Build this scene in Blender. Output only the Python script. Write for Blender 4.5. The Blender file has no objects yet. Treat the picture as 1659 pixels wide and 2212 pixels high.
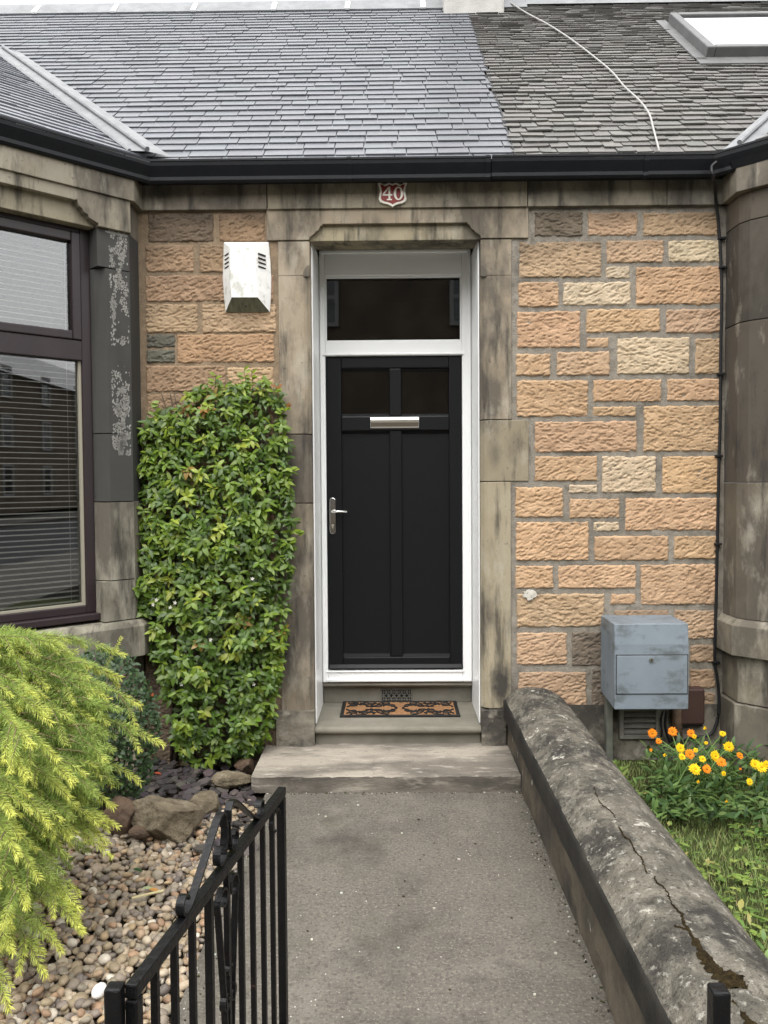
import bpy, bmesh, math, random
import numpy as np
from mathutils import Vector, Matrix
random.seed(7); rng = np.random.default_rng(7)
S = bpy.context.scene; COL = S.collection; R = math.radians

# ---------------------------------------------------------------- camera, sky, sun, exposure
F, CX, CY = 1789.0, 829.5, 1106.0          # focal length and centre of a 1659 x 2212 picture
CAM = Vector((0.0, -4.57, 1.549))
Yc = Vector((19.5/F, 66/F, -1)).normalized()
Zc = Vector((-0.0065, 1, 0)); Zc = (Zc - Yc*Zc.dot(Yc)).normalized()
Xc = Yc.cross(Zc)
MC = Matrix((Xc, Yc, Zc))
cam = bpy.data.cameras.new('camera'); cam.sensor_fit = 'VERTICAL'; cam.sensor_height = 36
cam.lens = F/2212*36; cam.clip_end = 400; cam.clip_start = .02
co = bpy.data.objects.new('camera', cam); COL.objects.link(co)
co.matrix_world = Matrix.Translation(CAM) @ MC.to_4x4(); S.camera = co
w = bpy.data.worlds.new('World'); S.world = w; w.use_nodes = True
nt = w.node_tree; sky = nt.nodes.new('ShaderNodeTexSky'); sky.sky_type = 'NISHITA'; sky.sun_disc = False
SUN_EL, SUN_AZ = R(61), R(190)
sky.sun_elevation = SUN_EL; sky.sun_rotation = SUN_AZ; sky.dust_density = 4; sky.air_density = 1.2
hs = nt.nodes.new('ShaderNodeHueSaturation'); hs.inputs['Saturation'].default_value = .16
nt.links.new(sky.outputs[0], hs.inputs['Color'])
bg = nt.nodes['Background']; nt.links.new(hs.outputs[0], bg.inputs[0]); bg.inputs[1].default_value = .15
sl = bpy.data.lights.new('sun', 'SUN'); sl.energy = 1.5; sl.angle = R(158); sl.color = (1, .97, .92)
so = bpy.data.objects.new('sun', sl); COL.objects.link(so)
sd = Vector((math.sin(SUN_AZ)*math.cos(SUN_EL), math.cos(SUN_AZ)*math.cos(SUN_EL), math.sin(SUN_EL)))
so.rotation_euler = sd.to_track_quat('Z', 'Y').to_euler(); so.location = (0, -10, 20)
S.view_settings.view_transform = 'Standard'; S.view_settings.look = 'None'
S.view_settings.exposure = 1.27; S.view_settings.gamma = 1
S.cycles.max_bounces = 8; S.cycles.transparent_max_bounces = 12

def ray(px, py):
    return MC @ Vector(((px-CX)/F, -(py-CY)/F, -1))
def at(px, py, y=0.0):                      # point of the vertical plane y = const
    d = ray(px, py); return CAM + d*((y-CAM.y)/d.y)
def atz(px, py, z=0.0):                     # point of a level plane
    d = ray(px, py); return CAM + d*((z-CAM.z)/d.z)
def atp(px, py, p, n):                      # point of any plane
    d = ray(px, py); return CAM + d*((Vector(p)-CAM).dot(n)/d.dot(n))
def rect(a, b, c, d, y):                    # x0, x1, z0, z1 of a picture rectangle on plane y
    return at(a, (b+d)/2, y).x, at(c, (b+d)/2, y).x, at((a+c)/2, d, y).z, at((a+c)/2, b, y).z

def vnoise(x, y, seed=0):
    x = np.asarray(x, float); y = np.asarray(y, float)
    xi = np.floor(x).astype(np.int64); yi = np.floor(y).astype(np.int64); fx = x-xi; fy = y-yi
    fx = fx*fx*(3-2*fx); fy = fy*fy*(3-2*fy)
    def h(a, b):
        n = (a*374761393 + b*668265263 + seed*144665) & 0x7fffffff
        n = ((n ^ (n >> 13))*1274126177) & 0x7fffffff
        n = (n ^ (n >> 16)) & 0xffffff
        return n/float(0xffffff)
    return (h(xi, yi)*(1-fx)+h(xi+1, yi)*fx)*(1-fy) + (h(xi, yi+1)*(1-fx)+h(xi+1, yi+1)*fx)*fy
def fbm(x, y, seed=0, o=3):
    s = 0; a = .5
    for i in range(o): s = s + a*vnoise(np.asarray(x)*2**i, np.asarray(y)*2**i, seed+i*17); a *= .5
    return s/(1-.5**o)

# ---------------------------------------------------------------- materials
def lk(nt, a, b): nt.links.new(a, b)
def mat(name, c1, c2=None, scale=6, lo=.35, hi=.65, rough=.85, spec=.3, bump=0., bscale=60, bdist=.01, col=False, metal=0,
        stains=(), stretch=(1, 1, 1), rvar=0., coat=0., speck=None, bump2=None, transl=0., spots=()):
    m = bpy.data.materials.new(name); m.use_nodes = True; nt = m.node_tree; N = nt.nodes
    P = N['Principled BSDF']; tc = N.new('ShaderNodeTexCoord')
    P.inputs['Roughness'].default_value = rough; P.inputs['Specular IOR Level'].default_value = spec
    P.inputs['Metallic'].default_value = metal; P.inputs['Coat Weight'].default_value = coat
    def noise(sc, st=(1, 1, 1), detail=5, rg=.6, off=0):
        mp = N.new('ShaderNodeMapping'); mp.inputs['Scale'].default_value = st; mp.inputs['Location'].default_value = (off, off*.7, off*1.3)
        lk(nt, tc.outputs['Object'], mp.inputs[0])
        n = N.new('ShaderNodeTexNoise'); n.inputs['Scale'].default_value = sc; n.inputs['Detail'].default_value = detail
        n.inputs['Roughness'].default_value = rg; lk(nt, mp.outputs[0], n.inputs['Vector']); return n.outputs['Fac']
    def rng_(v, a, b, o=1.):
        r = N.new('ShaderNodeMapRange'); r.inputs[1].default_value = a; r.inputs[2].default_value = b
        r.inputs[4].default_value = o; lk(nt, v, r.inputs[0]); return r.outputs[0]
    def mix(f, a, b, mode='MIX'):
        x = N.new('ShaderNodeMix'); x.data_type = 'RGBA'; x.blend_type = mode
        if isinstance(f, float): x.inputs[0].default_value = f
        else: lk(nt, f, x.inputs[0])
        for i, v in ((6, a), (7, b)):
            if isinstance(v, tuple): x.inputs[i].default_value = (*v, 1)
            else: lk(nt, v, x.inputs[i])
        return x.outputs[2]
    if col:
        a = N.new('ShaderNodeAttribute'); a.attribute_name = 'Col'; cur = a.outputs['Color']
        if c2: cur = mix(rng_(noise(scale, stretch), lo, hi, .6), cur, mix(1., cur, c2, 'MULTIPLY'))
    else:
        cur = c1
        if c2: cur = mix(rng_(noise(scale, stretch), lo, hi), c1, c2)
    for i, (sc_, s, a, b, amt, st) in enumerate(stains):
        cur = mix(rng_(noise(s, st, 6, .65, 3.1*(i+1)), a, b, amt), cur, sc_)
    if speck:
        for i, (c, s, th, amt) in enumerate(speck):
            v = N.new('ShaderNodeTexVoronoi'); v.inputs['Scale'].default_value = s; v.inputs['Randomness'].default_value = 1
            lk(nt, tc.outputs['Object'], v.inputs['Vector'])
            cur = mix(rng_(v.outputs['Distance'], th, th*.6, amt), cur, c)
    for ctr, rad, c_, amt in spots:
        mp = N.new('ShaderNodeMapping'); mp.vector_type = 'TEXTURE'; mp.inputs['Location'].default_value = ctr; mp.inputs['Scale'].default_value = rad
        lk(nt, tc.outputs['Object'], mp.inputs[0]); ln = N.new('ShaderNodeVectorMath'); ln.operation = 'LENGTH'; lk(nt, mp.outputs[0], ln.inputs[0])
        ad = N.new('ShaderNodeMath'); ad.operation = 'MULTIPLY_ADD'; ad.inputs[1].default_value = 1.6; lk(nt, noise(9, (1, 1, .7), 5, .65, 5.5), ad.inputs[0]); lk(nt, ln.outputs['Value'], ad.inputs[2])
        cur = mix(rng_(ad.outputs[0], 1.75, 1.1, amt), cur, c_)
    if isinstance(cur, tuple): P.inputs['Base Color'].default_value = (*cur, 1)
    else: lk(nt, cur, P.inputs['Base Color'])
    if rvar:
        r = N.new('ShaderNodeMapRange'); r.inputs[1].default_value = .3; r.inputs[2].default_value = .7
        r.inputs[3].default_value = rough-rvar; r.inputs[4].default_value = rough+rvar
        lk(nt, noise(scale*2.3, stretch), r.inputs[0]); lk(nt, r.outputs[0], P.inputs['Roughness'])
    if bump:
        b = N.new('ShaderNodeBump'); b.inputs['Strength'].default_value = bump; b.inputs['Distance'].default_value = bdist
        lk(nt, noise(bscale, stretch, 6), b.inputs['Height']); last = b
        if bump2:
            b2 = N.new('ShaderNodeBump'); b2.inputs['Strength'].default_value = bump2[0]; b2.inputs['Distance'].default_value = bump2[2]
            lk(nt, noise(bump2[1], stretch, 4, .5, 7), b2.inputs['Height']); lk(nt, b.outputs[0], b2.inputs['Normal']); last = b2
        lk(nt, last.outputs[0], P.inputs['Normal'])
    if transl:
        t = N.new('ShaderNodeBsdfTranslucent'); mx = N.new('ShaderNodeMixShader'); mx.inputs[0].default_value = transl
        if not isinstance(cur, tuple): lk(nt, cur, t.inputs[0])
        lk(nt, P.outputs[0], mx.inputs[1]); lk(nt, t.outputs[0], mx.inputs[2])
        lk(nt, mx.outputs[0], N['Material Output'].inputs[0])
    return m
def glass_mat(name, tint=(1, 1, 1), ior=1.5, gain=1.0):
    m = bpy.data.materials.new(name); m.use_nodes = True; nt = m.node_tree; N = nt.nodes; N.remove(N['Principled BSDF'])
    t = N.new('ShaderNodeBsdfTransparent'); t.inputs[0].default_value = (*tint, 1)
    g = N.new('ShaderNodeBsdfGlossy'); g.inputs['Roughness'].default_value = 0.01
    f = N.new('ShaderNodeFresnel'); f.inputs[0].default_value = ior
    mp = N.new('ShaderNodeMath'); mp.operation = 'MULTIPLY'; mp.inputs[1].default_value = gain; mp.use_clamp = True
    mx = N.new('ShaderNodeMixShader'); lk(nt, f.outputs[0], mp.inputs[0]); lk(nt, mp.outputs[0], mx.inputs[0])
    lk(nt, t.outputs[0], mx.inputs[1]); lk(nt, g.outputs[0], mx.inputs[2]); lk(nt, mx.outputs[0], N['Material Output'].inputs[0])
    return m

BLK = (.035, .033, .030); SOOT = (.075, .068, .058)
m_rub = mat('tooled sandstone', (0, 0, 0), (.8, .75, .7), 14, col=True, rough=.92, spec=.15, bump=.8, bscale=95, bdist=.006,
            stains=((SOOT, 5, .62, .8, .45, (1, 1, 1)),), speck=(((.75, .7, .6), 38, .045, .5),))
m_mortar = mat('grey mortar', (.2, .18, .148), (.275, .25, .21), 22, rough=.95, spec=.1, bump=.9, bscale=110, bdist=.006,
               stains=((SOOT, 3.5, .5, .66, .6, (1, 1, 1)), ((.1, .09, .075), 26, .55, .66, .5, (1, 1, 1))))
m_mortar2 = mat('buff mortar', (.2, .148, .1), (.27, .205, .135), 22, rough=.95, spec=.1, bump=.9, bscale=110, bdist=.006,
                stains=((SOOT, 3.5, .5, .75, .5, (1, 1, 1)),))
m_dress = mat('dressed sandstone', (0, 0, 0), (.70, .66, .60), 4, col=True, rough=.9, spec=.2, bump=.22, bscale=180, bdist=.004,
              stains=(((.085, .075, .062), 2.6, .46, .62, .85, (1.3, 1, .6)), ((.40, .37, .30), 7, .54, .68, .5, (1, 1, .4)), (BLK, 6, .53, .66, .75, (2.2, 1, .3)), (BLK, 45, .63, .70, .5, (1, 1, 1))),
            spots=(((.60, -.5, .42), (.075, .3, .16), BLK, .92), ((-.60, -.5, .60), (.05, .3, .16), BLK, .6), ((-.55, -.5, 1.62), (.09, .3, .2), BLK, .5), ((-.9, -.53, 3.1), (.16, .3, .12), BLK, .6), ((-1.25, -.53, 3.12), (.14, .3, .1), BLK, .7), ((.56, -.5, 1.7), (.05, .3, .12), BLK, .45)))
m_pier = mat('sooty painted sandstone', (0, 0, 0), (.8, .78, .74), 5, col=True, rough=.8, spec=.25, bump=.25, bscale=120, bdist=.004,
             stains=((BLK, 3, .5, .72, .5, (2.2, 2.2, .5)),))
m_plinth = mat('weathered base stone', (.21, .19, .15), (.12, .108, .09), 5, rough=.92, spec=.2, bump=.5, bscale=55, bdist=.01,
               stains=((BLK, 3.2, .48, .58, .8, (1, 1, 1)), ((.36, .33, .27), 9, .55, .64, .6, (1, 1, 1))))
m_stepst = mat('step stone', (.21, .195, .16), (.15, .14, .11), 5, rough=.8, spec=.3, bump=.25, bscale=150, bdist=.003,
               stains=((SOOT, 4, .55, .75, .5, (.5, 1, 1)),))
m_slabf = mat('dirty shaded concrete riser', (.17, .15, .125), (.085, .076, .064), 5, .4, .6, rough=.9, spec=.2, bump=.6, bscale=60, bdist=.006, stretch=(.6, 1, 2),
             stains=(((.33, .3, .25), 9, .54, .66, .7, (.5, 1, 2)), ((.04, .037, .03), 5, .54, .64, .6, (1, 1, 1))))  # dirt, plus the front face's shade put into a darker base colour
m_slab = mat('worn concrete step', (.32, .285, .235), (.16, .142, .118), 2.6, .42, .57, rough=.85, spec=.25, bump=.5, bscale=90, bdist=.005, stretch=(.6, 1.3, 1.5),
             stains=((SOOT, 4, .51, .64, .7, (.4, 1.2, 3.5)), ((.44, .40, .34), 30, .57, .66, .6, (.3, 1, 1)), ((.06, .055, .045), 70, .6, .66, .7, (.6, 1, 1))))
m_path = mat('concrete path', (.14, .126, .106), (.098, .088, .074), 1.1, rough=.82, spec=.28, bump=.9, bscale=105, bdist=.006,
             stains=(((.19, .172, .145), 1.7, .52, .66, .6, (1, 1, 1)), ((.045, .04, .033), 70, .51, .62, .55, (1, 1, 1)), ((.22, .2, .165), 90, .54, .62, .7, (1, 1, 1)), ((.075, .075, .05), 2.4, .56, .68, .45, (1, 1, 1)),
             ((.045, .04, .034), 1.6, .52, .64, .65, (1, 1, 1))),
             speck=(((.66, .64, .58), 17, .05, .9), ((.42, .40, .36), 48, .10, .6), ((.03, .028, .024), 40, .08, .6)))
m_cope = mat('lichened coping stone', (.185, .168, .135), (.085, .078, .064), 7, rough=.92, spec=.2, bump=1, bscale=40, bdist=.022, bump2=(.8, 130, .009),
             stains=((BLK, 3.4, .47, .58, .85, (1, 1, 1)), ((.27, .25, .205), 13, .52, .64, .55, (1.4, .8, 1)), ((.40, .385, .33), 36, .58, .66, .7, (1, 1, 1)), ((.03, .028, .024), 60, .57, .64, .7, (1, 1, 1)), ((.52, .50, .43), 8, .64, .67, .85, (1, 1, 1))))
m_copeside = mat('wet black coping edge', (.013, .0125, .011), (.032, .029, .024), 7, rough=.75, spec=.3, bump=.4, bscale=60, bdist=.008)
m_wallside = mat('stained boundary wall', (.13, .108, .08), (.06, .053, .044), 5, rough=.92, spec=.2, bump=.5, bscale=60, bdist=.01,
                 stains=((BLK, 3, .52, .64, .75, (1, 1, 1.5)), ((.55, .54, .5), 16, .62, .68, .85, (1, .6, .35))))
m_moss = mat('brown moss', (.02, .015, .009), (.05, .036, .016), 60, rough=1, spec=.05, bump=1, bscale=220, bdist=.01)
m_slateL = mat('new grey slate', (0, 0, 0), (.86, .87, .89), 12, col=True, rough=.42, spec=.55, bump=.15, bscale=70, bdist=.003, rvar=.08)
m_slateR = mat('old weathered slate', (0, 0, 0), (.8, .8, .79), 9, col=True, rough=.6, spec=.45, bump=.5, bscale=60, bdist=.006,
               stains=(((.24, .23, .2), 22, .58, .7, .5, (1, 1, 1)),))
m_lead = mat('lead flashing', (.2, .21, .215), (.14, .145, .15), 9, rough=.5, spec=.5, bump=.1, bscale=30)
m_gut = mat('black gutter paint', (.0045, .0055, .0075), (.007, .008, .010), 12, rough=.42, spec=.25, bump=.08, bscale=50,
            stains=(((.16, .16, .15), 60, .72, .76, .35, (1, 1, 1)),))
m_pvc = mat('white upvc', (.88, .885, .88), (.85, .86, .85), 3, rough=.3, spec=.5)
m_alarm = mat('white alarm plastic', (.78, .78, .75), (.7, .7, .67), 5, rough=.45, spec=.45,
              stains=(((.33, .33, .27), 26, .53, .64, .6, (1, 1, .6)),))
m_alarmd = mat('grimy lens plastic', (.2, .2, .14), (.1, .1, .07), 18, rough=.5, stretch=(3, 1, .4))
m_door = mat('black upvc', (.0065, .007, .008), (.006, .0065, .0072), 90, rough=.42, spec=.22, bump=.05, bscale=300, bdist=.001)
m_dark = mat('dark interior', (.035, .032, .03), None)
m_room = mat('room walls', (.16, .14, .12), (.12, .11, .1), 2)
m_glassd = glass_mat('door glass', (.5, .5, .5), 1.5, 2.2)
m_glassb = glass_mat('window glass', (.9, .92, .93), 1.5, 2.7)
m_skyl = glass_mat('skylight glass', (.2, .22, .24), 1.9, 3.0)
m_brown = mat('dark brown window paint', (.026, .016, .018), (.019, .012, .014), 8, rough=.42, spec=.45, bump=.05, bscale=90, stretch=(1, 1, .2))
m_blind = mat('blind slats', (.72, .67, .58), None, rough=.5)
m_chrome = mat('polished chrome', (.75, .74, .72), None, rough=.1, metal=1.)
m_rubber = mat('black rubber', (.012, .012, .012), None, rough=.7)
m_coir = mat('coir pile', (.33, .185, .095), (.24, .13, .065), 90, rough=1, spec=.05, bump=1, bscale=300, bdist=.006)
m_iron = mat('black gloss ironwork', (.0032, .0032, .0035), (.005, .005, .0055), 20, rough=.34, spec=.26, bump=.9, bscale=60, bdist=.004,
             stains=(((.06, .03, .018), 30, .69, .73, .8, (1, 1, 1)), ((.3, .3, .3), 70, .73, .76, .7, (1, 1, 1))))
m_meter = mat('grey painted meter box', (.19, .225, .255), (.16, .19, .218), 5, rough=.5, spec=.4, bump=.06, bscale=60,
              stains=(((.075, .082, .08), 7, .52, .64, .65, (1, 1, 1.6)), ((.36, .36, .33), 40, .66, .74, .4, (1, 1, 1))))
m_meterside = m_meter
m_brownbox = mat('brown plastic', (.055, .03, .024), (.045, .024, .02), 10, rough=.55)
m_grille = mat('grey painted grille', (.2, .195, .17), (.14, .135, .115), 15, rough=.8, bump=.3, bscale=80)
m_zinc = mat('galvanised post', (.16, .16, .135), (.105, .11, .09), 9, rough=.7)
m_cable = mat('black cable', (.012, .012, .013), None, rough=.5)
m_wcable = mat('pale cable', (.33, .325, .31), None, rough=.6)
m_sign = mat('maroon enamel', (.24, .035, .03), (.2, .03, .028), 30, rough=.35)
m_signw = mat('cream enamel', (.78, .75, .66), None, rough=.4)
m_leaf = mat('glossy leaf', (0, 0, 0), (.8, .85, .75), 40, col=True, rough=.38, spec=.4, transl=.28)
m_leafd = mat('matt leaf', (0, 0, 0), (.8, .85, .75), 40, col=True, rough=.5, spec=.4, transl=.2)
m_needle = mat('cedar needle', (0, 0, 0), None, col=True, rough=.6, spec=.25, transl=.45)
m_bark = mat('bark', (.09, .065, .045), (.05, .038, .028), 30, rough=.95, bump=.6, bscale=60)
m_petal = mat('petal', (0, 0, 0), None, col=True, rough=.6, spec=.2, transl=.3)
m_peb = mat('pebble', (0, 0, 0), (.62, .59, .54), 60, col=True, rough=.6, spec=.4, bump=.3, bscale=150, bdist=.002)
m_rock = mat('garden rock', (.20, .165, .112), (.085, .068, .045), 9, rough=.9, spec=.25, bump=.9, bscale=28, bdist=.02, bump2=(.6, 120, .006),
             stains=(((.3, .27, .2), 18, .55, .7, .6, (1, 1, 1)), ((.05, .045, .03), 6, .6, .72, .5, (1, 1, 1))))
m_rockb = mat('brown garden rock', (.13, .085, .055), (.07, .048, .033), 9, rough=.85, spec=.3, bump=.9, bscale=25, bdist=.015)
m_slatechip = mat('plum slate chip', (0, 0, 0), (.7, .7, .7), 30, col=True, rough=.7, spec=.25, bump=.3, bscale=60)
m_soil = mat('garden soil', (.045, .034, .025), (.025, .02, .015), 18, rough=1, spec=.1, bump=1, bscale=70, bdist=.02)
m_lawn = mat('lawn soil', (.075, .09, .035), (.05, .055, .022), 9, rough=1, spec=.1, bump=1, bscale=80, bdist=.02)
m_grass = mat('grass blade', (0, 0, 0), None, col=True, rough=.6, spec=.3, transl=.3)
m_ground = mat('street ground', (.1, .1, .095), (.07, .07, .068), 2, rough=.9)
m_road = mat('asphalt', (.05, .05, .052), (.04, .04, .042), 3, rough=.85, bump=.4, bscale=200)
m_pave = mat('pavement slabs', (.13, .12, .105), (.1, .094, .083), 2, rough=.9)
m_opp = mat('opposite house stone', (.22, .175, .125), (.13, .11, .085), 1.2, rough=.95)
m_oppw = mat('opposite window paint', (.42, .42, .40), None, rough=.5)
m_render = mat('grey render', (.42, .41, .39), (.36, .35, .33), 10, rough=.95, bump=.4, bscale=90)
m_grey = mat('grey skylight frame', (.10, .10, .10), (.13, .13, .13), 9, rough=.5)
m_reveal = mat('window seal', (.3, .28, .22), None, rough=.7)

# ---------------------------------------------------------------- mesh tools
WL = {}
def link(o, parent=None, origin=None):
    COL.objects.link(o)
    if parent is not None: o.parent = parent
    return o
def wloc(o): return WL.get(o.name, Vector((0, 0, 0))) if o is not None else Vector((0, 0, 0))
def tag(o, label=None, cat=None, group=None, kind=None):
    if label: o['label'] = label
    if cat: o['category'] = cat
    if group: o['group'] = group
    if kind: o['kind'] = kind
    return o
def thing(name, loc, label, cat, group=None):
    o = bpy.data.objects.new(name, None); o.location = loc; o.empty_display_size = .1; COL.objects.link(o)
    WL[o.name] = Vector(loc); return tag(o, label, cat, group)
def finish(me, name, m, parent, smooth, bevel):
    o = bpy.data.objects.new(name, me); me.materials.append(m); COL.objects.link(o)
    if parent is not None: o.parent = parent; WL[o.name] = wloc(parent)
    if smooth: me.shade_smooth()
    if bevel:
        b = o.modifiers.new('bevel', 'BEVEL'); b.width = bevel; b.segments = 2; b.limit_method = 'ANGLE'; b.angle_limit = R(40)
    return o
class MB:
    def __init__(s): s.v = []; s.f = []; s.c = []
    def add(s, vs, fs, col=(.5, .5, .5)):
        b = len(s.v); s.v += [tuple(v) for v in vs]
        for f in fs: s.f.append([i+b for i in f]); s.c.append(col)
    def box(s, x0, x1, y0, y1, z0, z1, col=(.5, .5, .5)):
        s.frame_box(Vector((0, 0, 0)), Vector((1, 0, 0)), Vector((0, 1, 0)), Vector((0, 0, 1)), x0, x1, y0, y1, z0, z1, col)
    def frame_box(s, o, ux, uy, uz, x0, x1, y0, y1, z0, z1, col=(.5, .5, .5)):
        vs = [o+ux*x+uy*y+uz*z for z in (z0, z1) for x, y in ((x0, y0), (x1, y0), (x1, y1), (x0, y1))]
        fs = [(3, 2, 1, 0), (4, 5, 6, 7), (0, 1, 5, 4), (1, 2, 6, 5), (2, 3, 7, 6), (3, 0, 4, 7)]
        if ux.cross(uy).dot(uz) < 0: fs = [f[::-1] for f in fs]
        s.add(vs, fs, col)
    def prism(s, o, ua, ub, uc, poly, c0, c1, col=(.5, .5, .5)):     # polygon in (a, b), extruded along c
        n = len(poly); ar = sum(poly[i][0]*poly[(i+1) % n][1]-poly[(i+1) % n][0]*poly[i][1] for i in range(n))
        vs = [o+ua*a+ub*b+uc*c0 for a, b in poly] + [o+ua*a+ub*b+uc*c1 for a, b in poly]
        fs = [tuple(range(n))[::-1], tuple(range(n, 2*n))] + [(i, (i+1) % n, n+(i+1) % n, n+i) for i in range(n)]
        if (ar < 0) != (ua.cross(ub).dot(uc)*(c1-c0) < 0): fs = [f[::-1] for f in fs]
        s.add(vs, fs, col)
    def tube(s, pts, r, n=8, col=(.5, .5, .5), cap=True):
        pts = [Vector(p) for p in pts]; rs = r if isinstance(r, (list, tuple)) else [r]*len(pts); vs = []
        up = Vector((0, 0, 1))
        for i, p in enumerate(pts):
            t = (pts[min(i+1, len(pts)-1)]-pts[max(i-1, 0)]).normalized()
            a = t.cross(up)
            if a.length < .2: a = t.cross(Vector((1, 0, 0)))
            a.normalize(); b = t.cross(a)
            for k in range(n):
                q = 2*math.pi*k/n; vs.append(p+a*math.cos(q)*rs[i]+b*math.sin(q)*rs[i])
        fs = [(i*n+k, i*n+(k+1) % n, (i+1)*n+(k+1) % n, (i+1)*n+k) for i in range(len(pts)-1) for k in range(n)]
        fs = [f[::-1] for f in fs]
        if cap: fs += [tuple(range(n)), tuple(range((len(pts)-1)*n, len(pts)*n))[::-1]]
        s.add(vs, fs, col)
    def ribbon(s, pts, side, wd, th, nrm=None, col=(.5, .5, .5)):    # flat bar following pts; wide along side
        pts = [Vector(p) for p in pts]; vs = []
        for i, p in enumerate(pts):
            t = (pts[min(i+1, len(pts)-1)]-pts[max(i-1, 0)]).normalized(); n = t.cross(side).normalized()
            vs += [p-side*wd/2-n*th/2, p+side*wd/2-n*th/2, p+side*wd/2+n*th/2, p-side*wd/2+n*th/2]
        fs = []
        for i in range(len(pts)-1):
            for k in range(4): fs.append((i*4+k, i*4+(k+1) % 4, i*4+4+(k+1) % 4, i*4+4+k))
        fs += [(3, 2, 1, 0), tuple(range(len(vs)-4, len(vs)))]
        s.add(vs, fs, col)
    def sheet(s, P, col=(.5, .5, .5), flip=False):                    # P[i][j] grid of points
        ny, nx = len(P), len(P[0]); vs = [p for row in P for p in row]
        fs = [(i*nx+j, i*nx+j+1, (i+1)*nx+j+1, (i+1)*nx+j) for i in range(ny-1) for j in range(nx-1)]
        if flip: fs = [f[::-1] for f in fs]
        s.add(vs, fs, col)
    def build(s, name, m, parent=None, smooth=False, bevel=0, origin=None):
        o = wloc(parent) if origin is None else Vector(origin)
        me = bpy.data.meshes.new(name); me.from_pydata([(v[0]-o.x, v[1]-o.y, v[2]-o.z) for v in s.v], [], s.f)
        ca = me.attributes.new('Col', 'FLOAT_COLOR', 'FACE')
        ca.data.foreach_set('color', np.array([(*c[:3], 1) for c in s.c], np.float32).ravel())
        me.update()
        ob = finish(me, name, m, parent, smooth, bevel)
        if origin is not None and parent is None: ob.location = origin; WL[ob.name] = Vector(origin)
        return ob
def npmesh(name, V, Fc, C, m, parent=None, smooth=True, origin=None):
    o = wloc(parent) if origin is None else Vector(origin); k = Fc.shape[1]
    me = bpy.data.meshes.new(name); V = V - np.array(o)
    me.vertices.add(len(V)); me.vertices.foreach_set('co', V.astype(np.float32).ravel())
    me.loops.add(Fc.size); me.loops.foreach_set('vertex_index', Fc.astype(np.int32).ravel())
    me.polygons.add(len(Fc)); me.polygons.foreach_set('loop_start', np.arange(0, Fc.size, k, dtype=np.int32))
    me.polygons.foreach_set('loop_total', np.full(len(Fc), k, dtype=np.int32))
    ca = me.attributes.new('Col', 'FLOAT_COLOR', 'FACE')
    ca.data.foreach_set('color', np.hstack([C, np.ones((len(C), 1))]).astype(np.float32).ravel())
    me.update(calc_edges=True); me.validate()
    ob = finish(me, name, m, parent, smooth, 0)
    if origin is not None and parent is None: ob.location = origin; WL[ob.name] = Vector(origin)
    return ob
X, Y, Z = Vector((1, 0, 0)), Vector((0, 1, 0)), Vector((0, 0, 1))
def sweep(mb, path, prof, col=(.5, .5, .5), ends=True):
    """profile (out, z) swept along a level path; out points to the right of travel"""
    path = [Vector((p[0], p[1])) for p in path]; rings = []
    for i, p in enumerate(path):
        ds = []
        if i > 0: ds.append((path[i]-path[i-1]).normalized())
        if i < len(path)-1: ds.append((path[i+1]-path[i]).normalized())
        ns = [Vector((d.y, -d.x)) for d in ds]; n = sum(ns, Vector((0, 0))).normalized(); n = n/max(.3, n.dot(ns[0]))
        rings.append([Vector((p.x+n.x*o, p.y+n.y*o, z)) for o, z in prof])
    k = len(prof); vs = [v for r in rings for v in r]
    fs = [(i*k+j, (i+1)*k+j, (i+1)*k+(j+1) % k, i*k+(j+1) % k) for i in range(len(path)-1) for j in range(k)]
    if ends: fs += [tuple(range(k)), tuple(range(len(vs)-k, len(vs)))[::-1]]
    ar = sum(prof[i][0]*prof[(i+1) % k][1]-prof[(i+1) % k][0]*prof[i][1] for i in range(k))
    if ar < 0: fs = [f[::-1] for f in fs]
    mb.add(vs, fs, col)
def jit(c, a=.1): 
    k = 1+random.uniform(-a, a); return tuple(max(0, v*k*(1+random.uniform(-a, a)*.3)) for v in c)
def smooth_pts(P, n=5):
    out = []
    for i in range(len(P)-1):
        p0, p1, p2, p3 = P[max(0, i-1)], P[i], P[i+1], P[min(len(P)-1, i+2)]
        for k in range(n):
            t = k/n; out.append(.5*((2*p1)+(p2-p0)*t+(2*p0-5*p1+4*p2-p3)*t*t+(3*p1-p0-3*p2+p3)*t**3))
    return out+[P[-1]]
# ---------------------------------------------------------------- ground, path, road
def ground_sheet(name, m, x0, x1, y0, y1, z, z2=None):
    mb = MB(); mb.box(x0, x1, y0, y1, z-.25 if z2 is None else z2, z); return tag(mb.build(name, m), kind='structure')
mb = MB(); mb.sheet([[(x, y, -.2) for x in (-150, 150)] for y in (-150, 150)]); tag(mb.build('ground', m_ground), kind='structure')
ground_sheet('path', m_path, -.645, .632, -3.45, .02, 0)
ground_sheet('garden_bed', m_soil, -4.5, -.649, -3.45, .1, -.03)
def lawn_z(x, y): return -.02+.05*fbm(np.asarray(x)*2, np.asarray(y)*2, 5)
g = [[(x, y, float(lawn_z(x, y))) for x in np.linspace(.9, 5, 42)] for y in np.linspace(-3.45, .1, 36)]
mb = MB(); mb.sheet(g); tag(mb.build('lawn', m_lawn), kind='structure')
ground_sheet('pavement', m_pave, -60, 80, -6.0, -3.454, -.004)
ground_sheet('road', m_road, -60, 80, -13.5, -6.004, -.12, -.3)
ground_sheet('far_pavement', m_pave, -60, 80, -16, -13.504, -.004)

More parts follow.
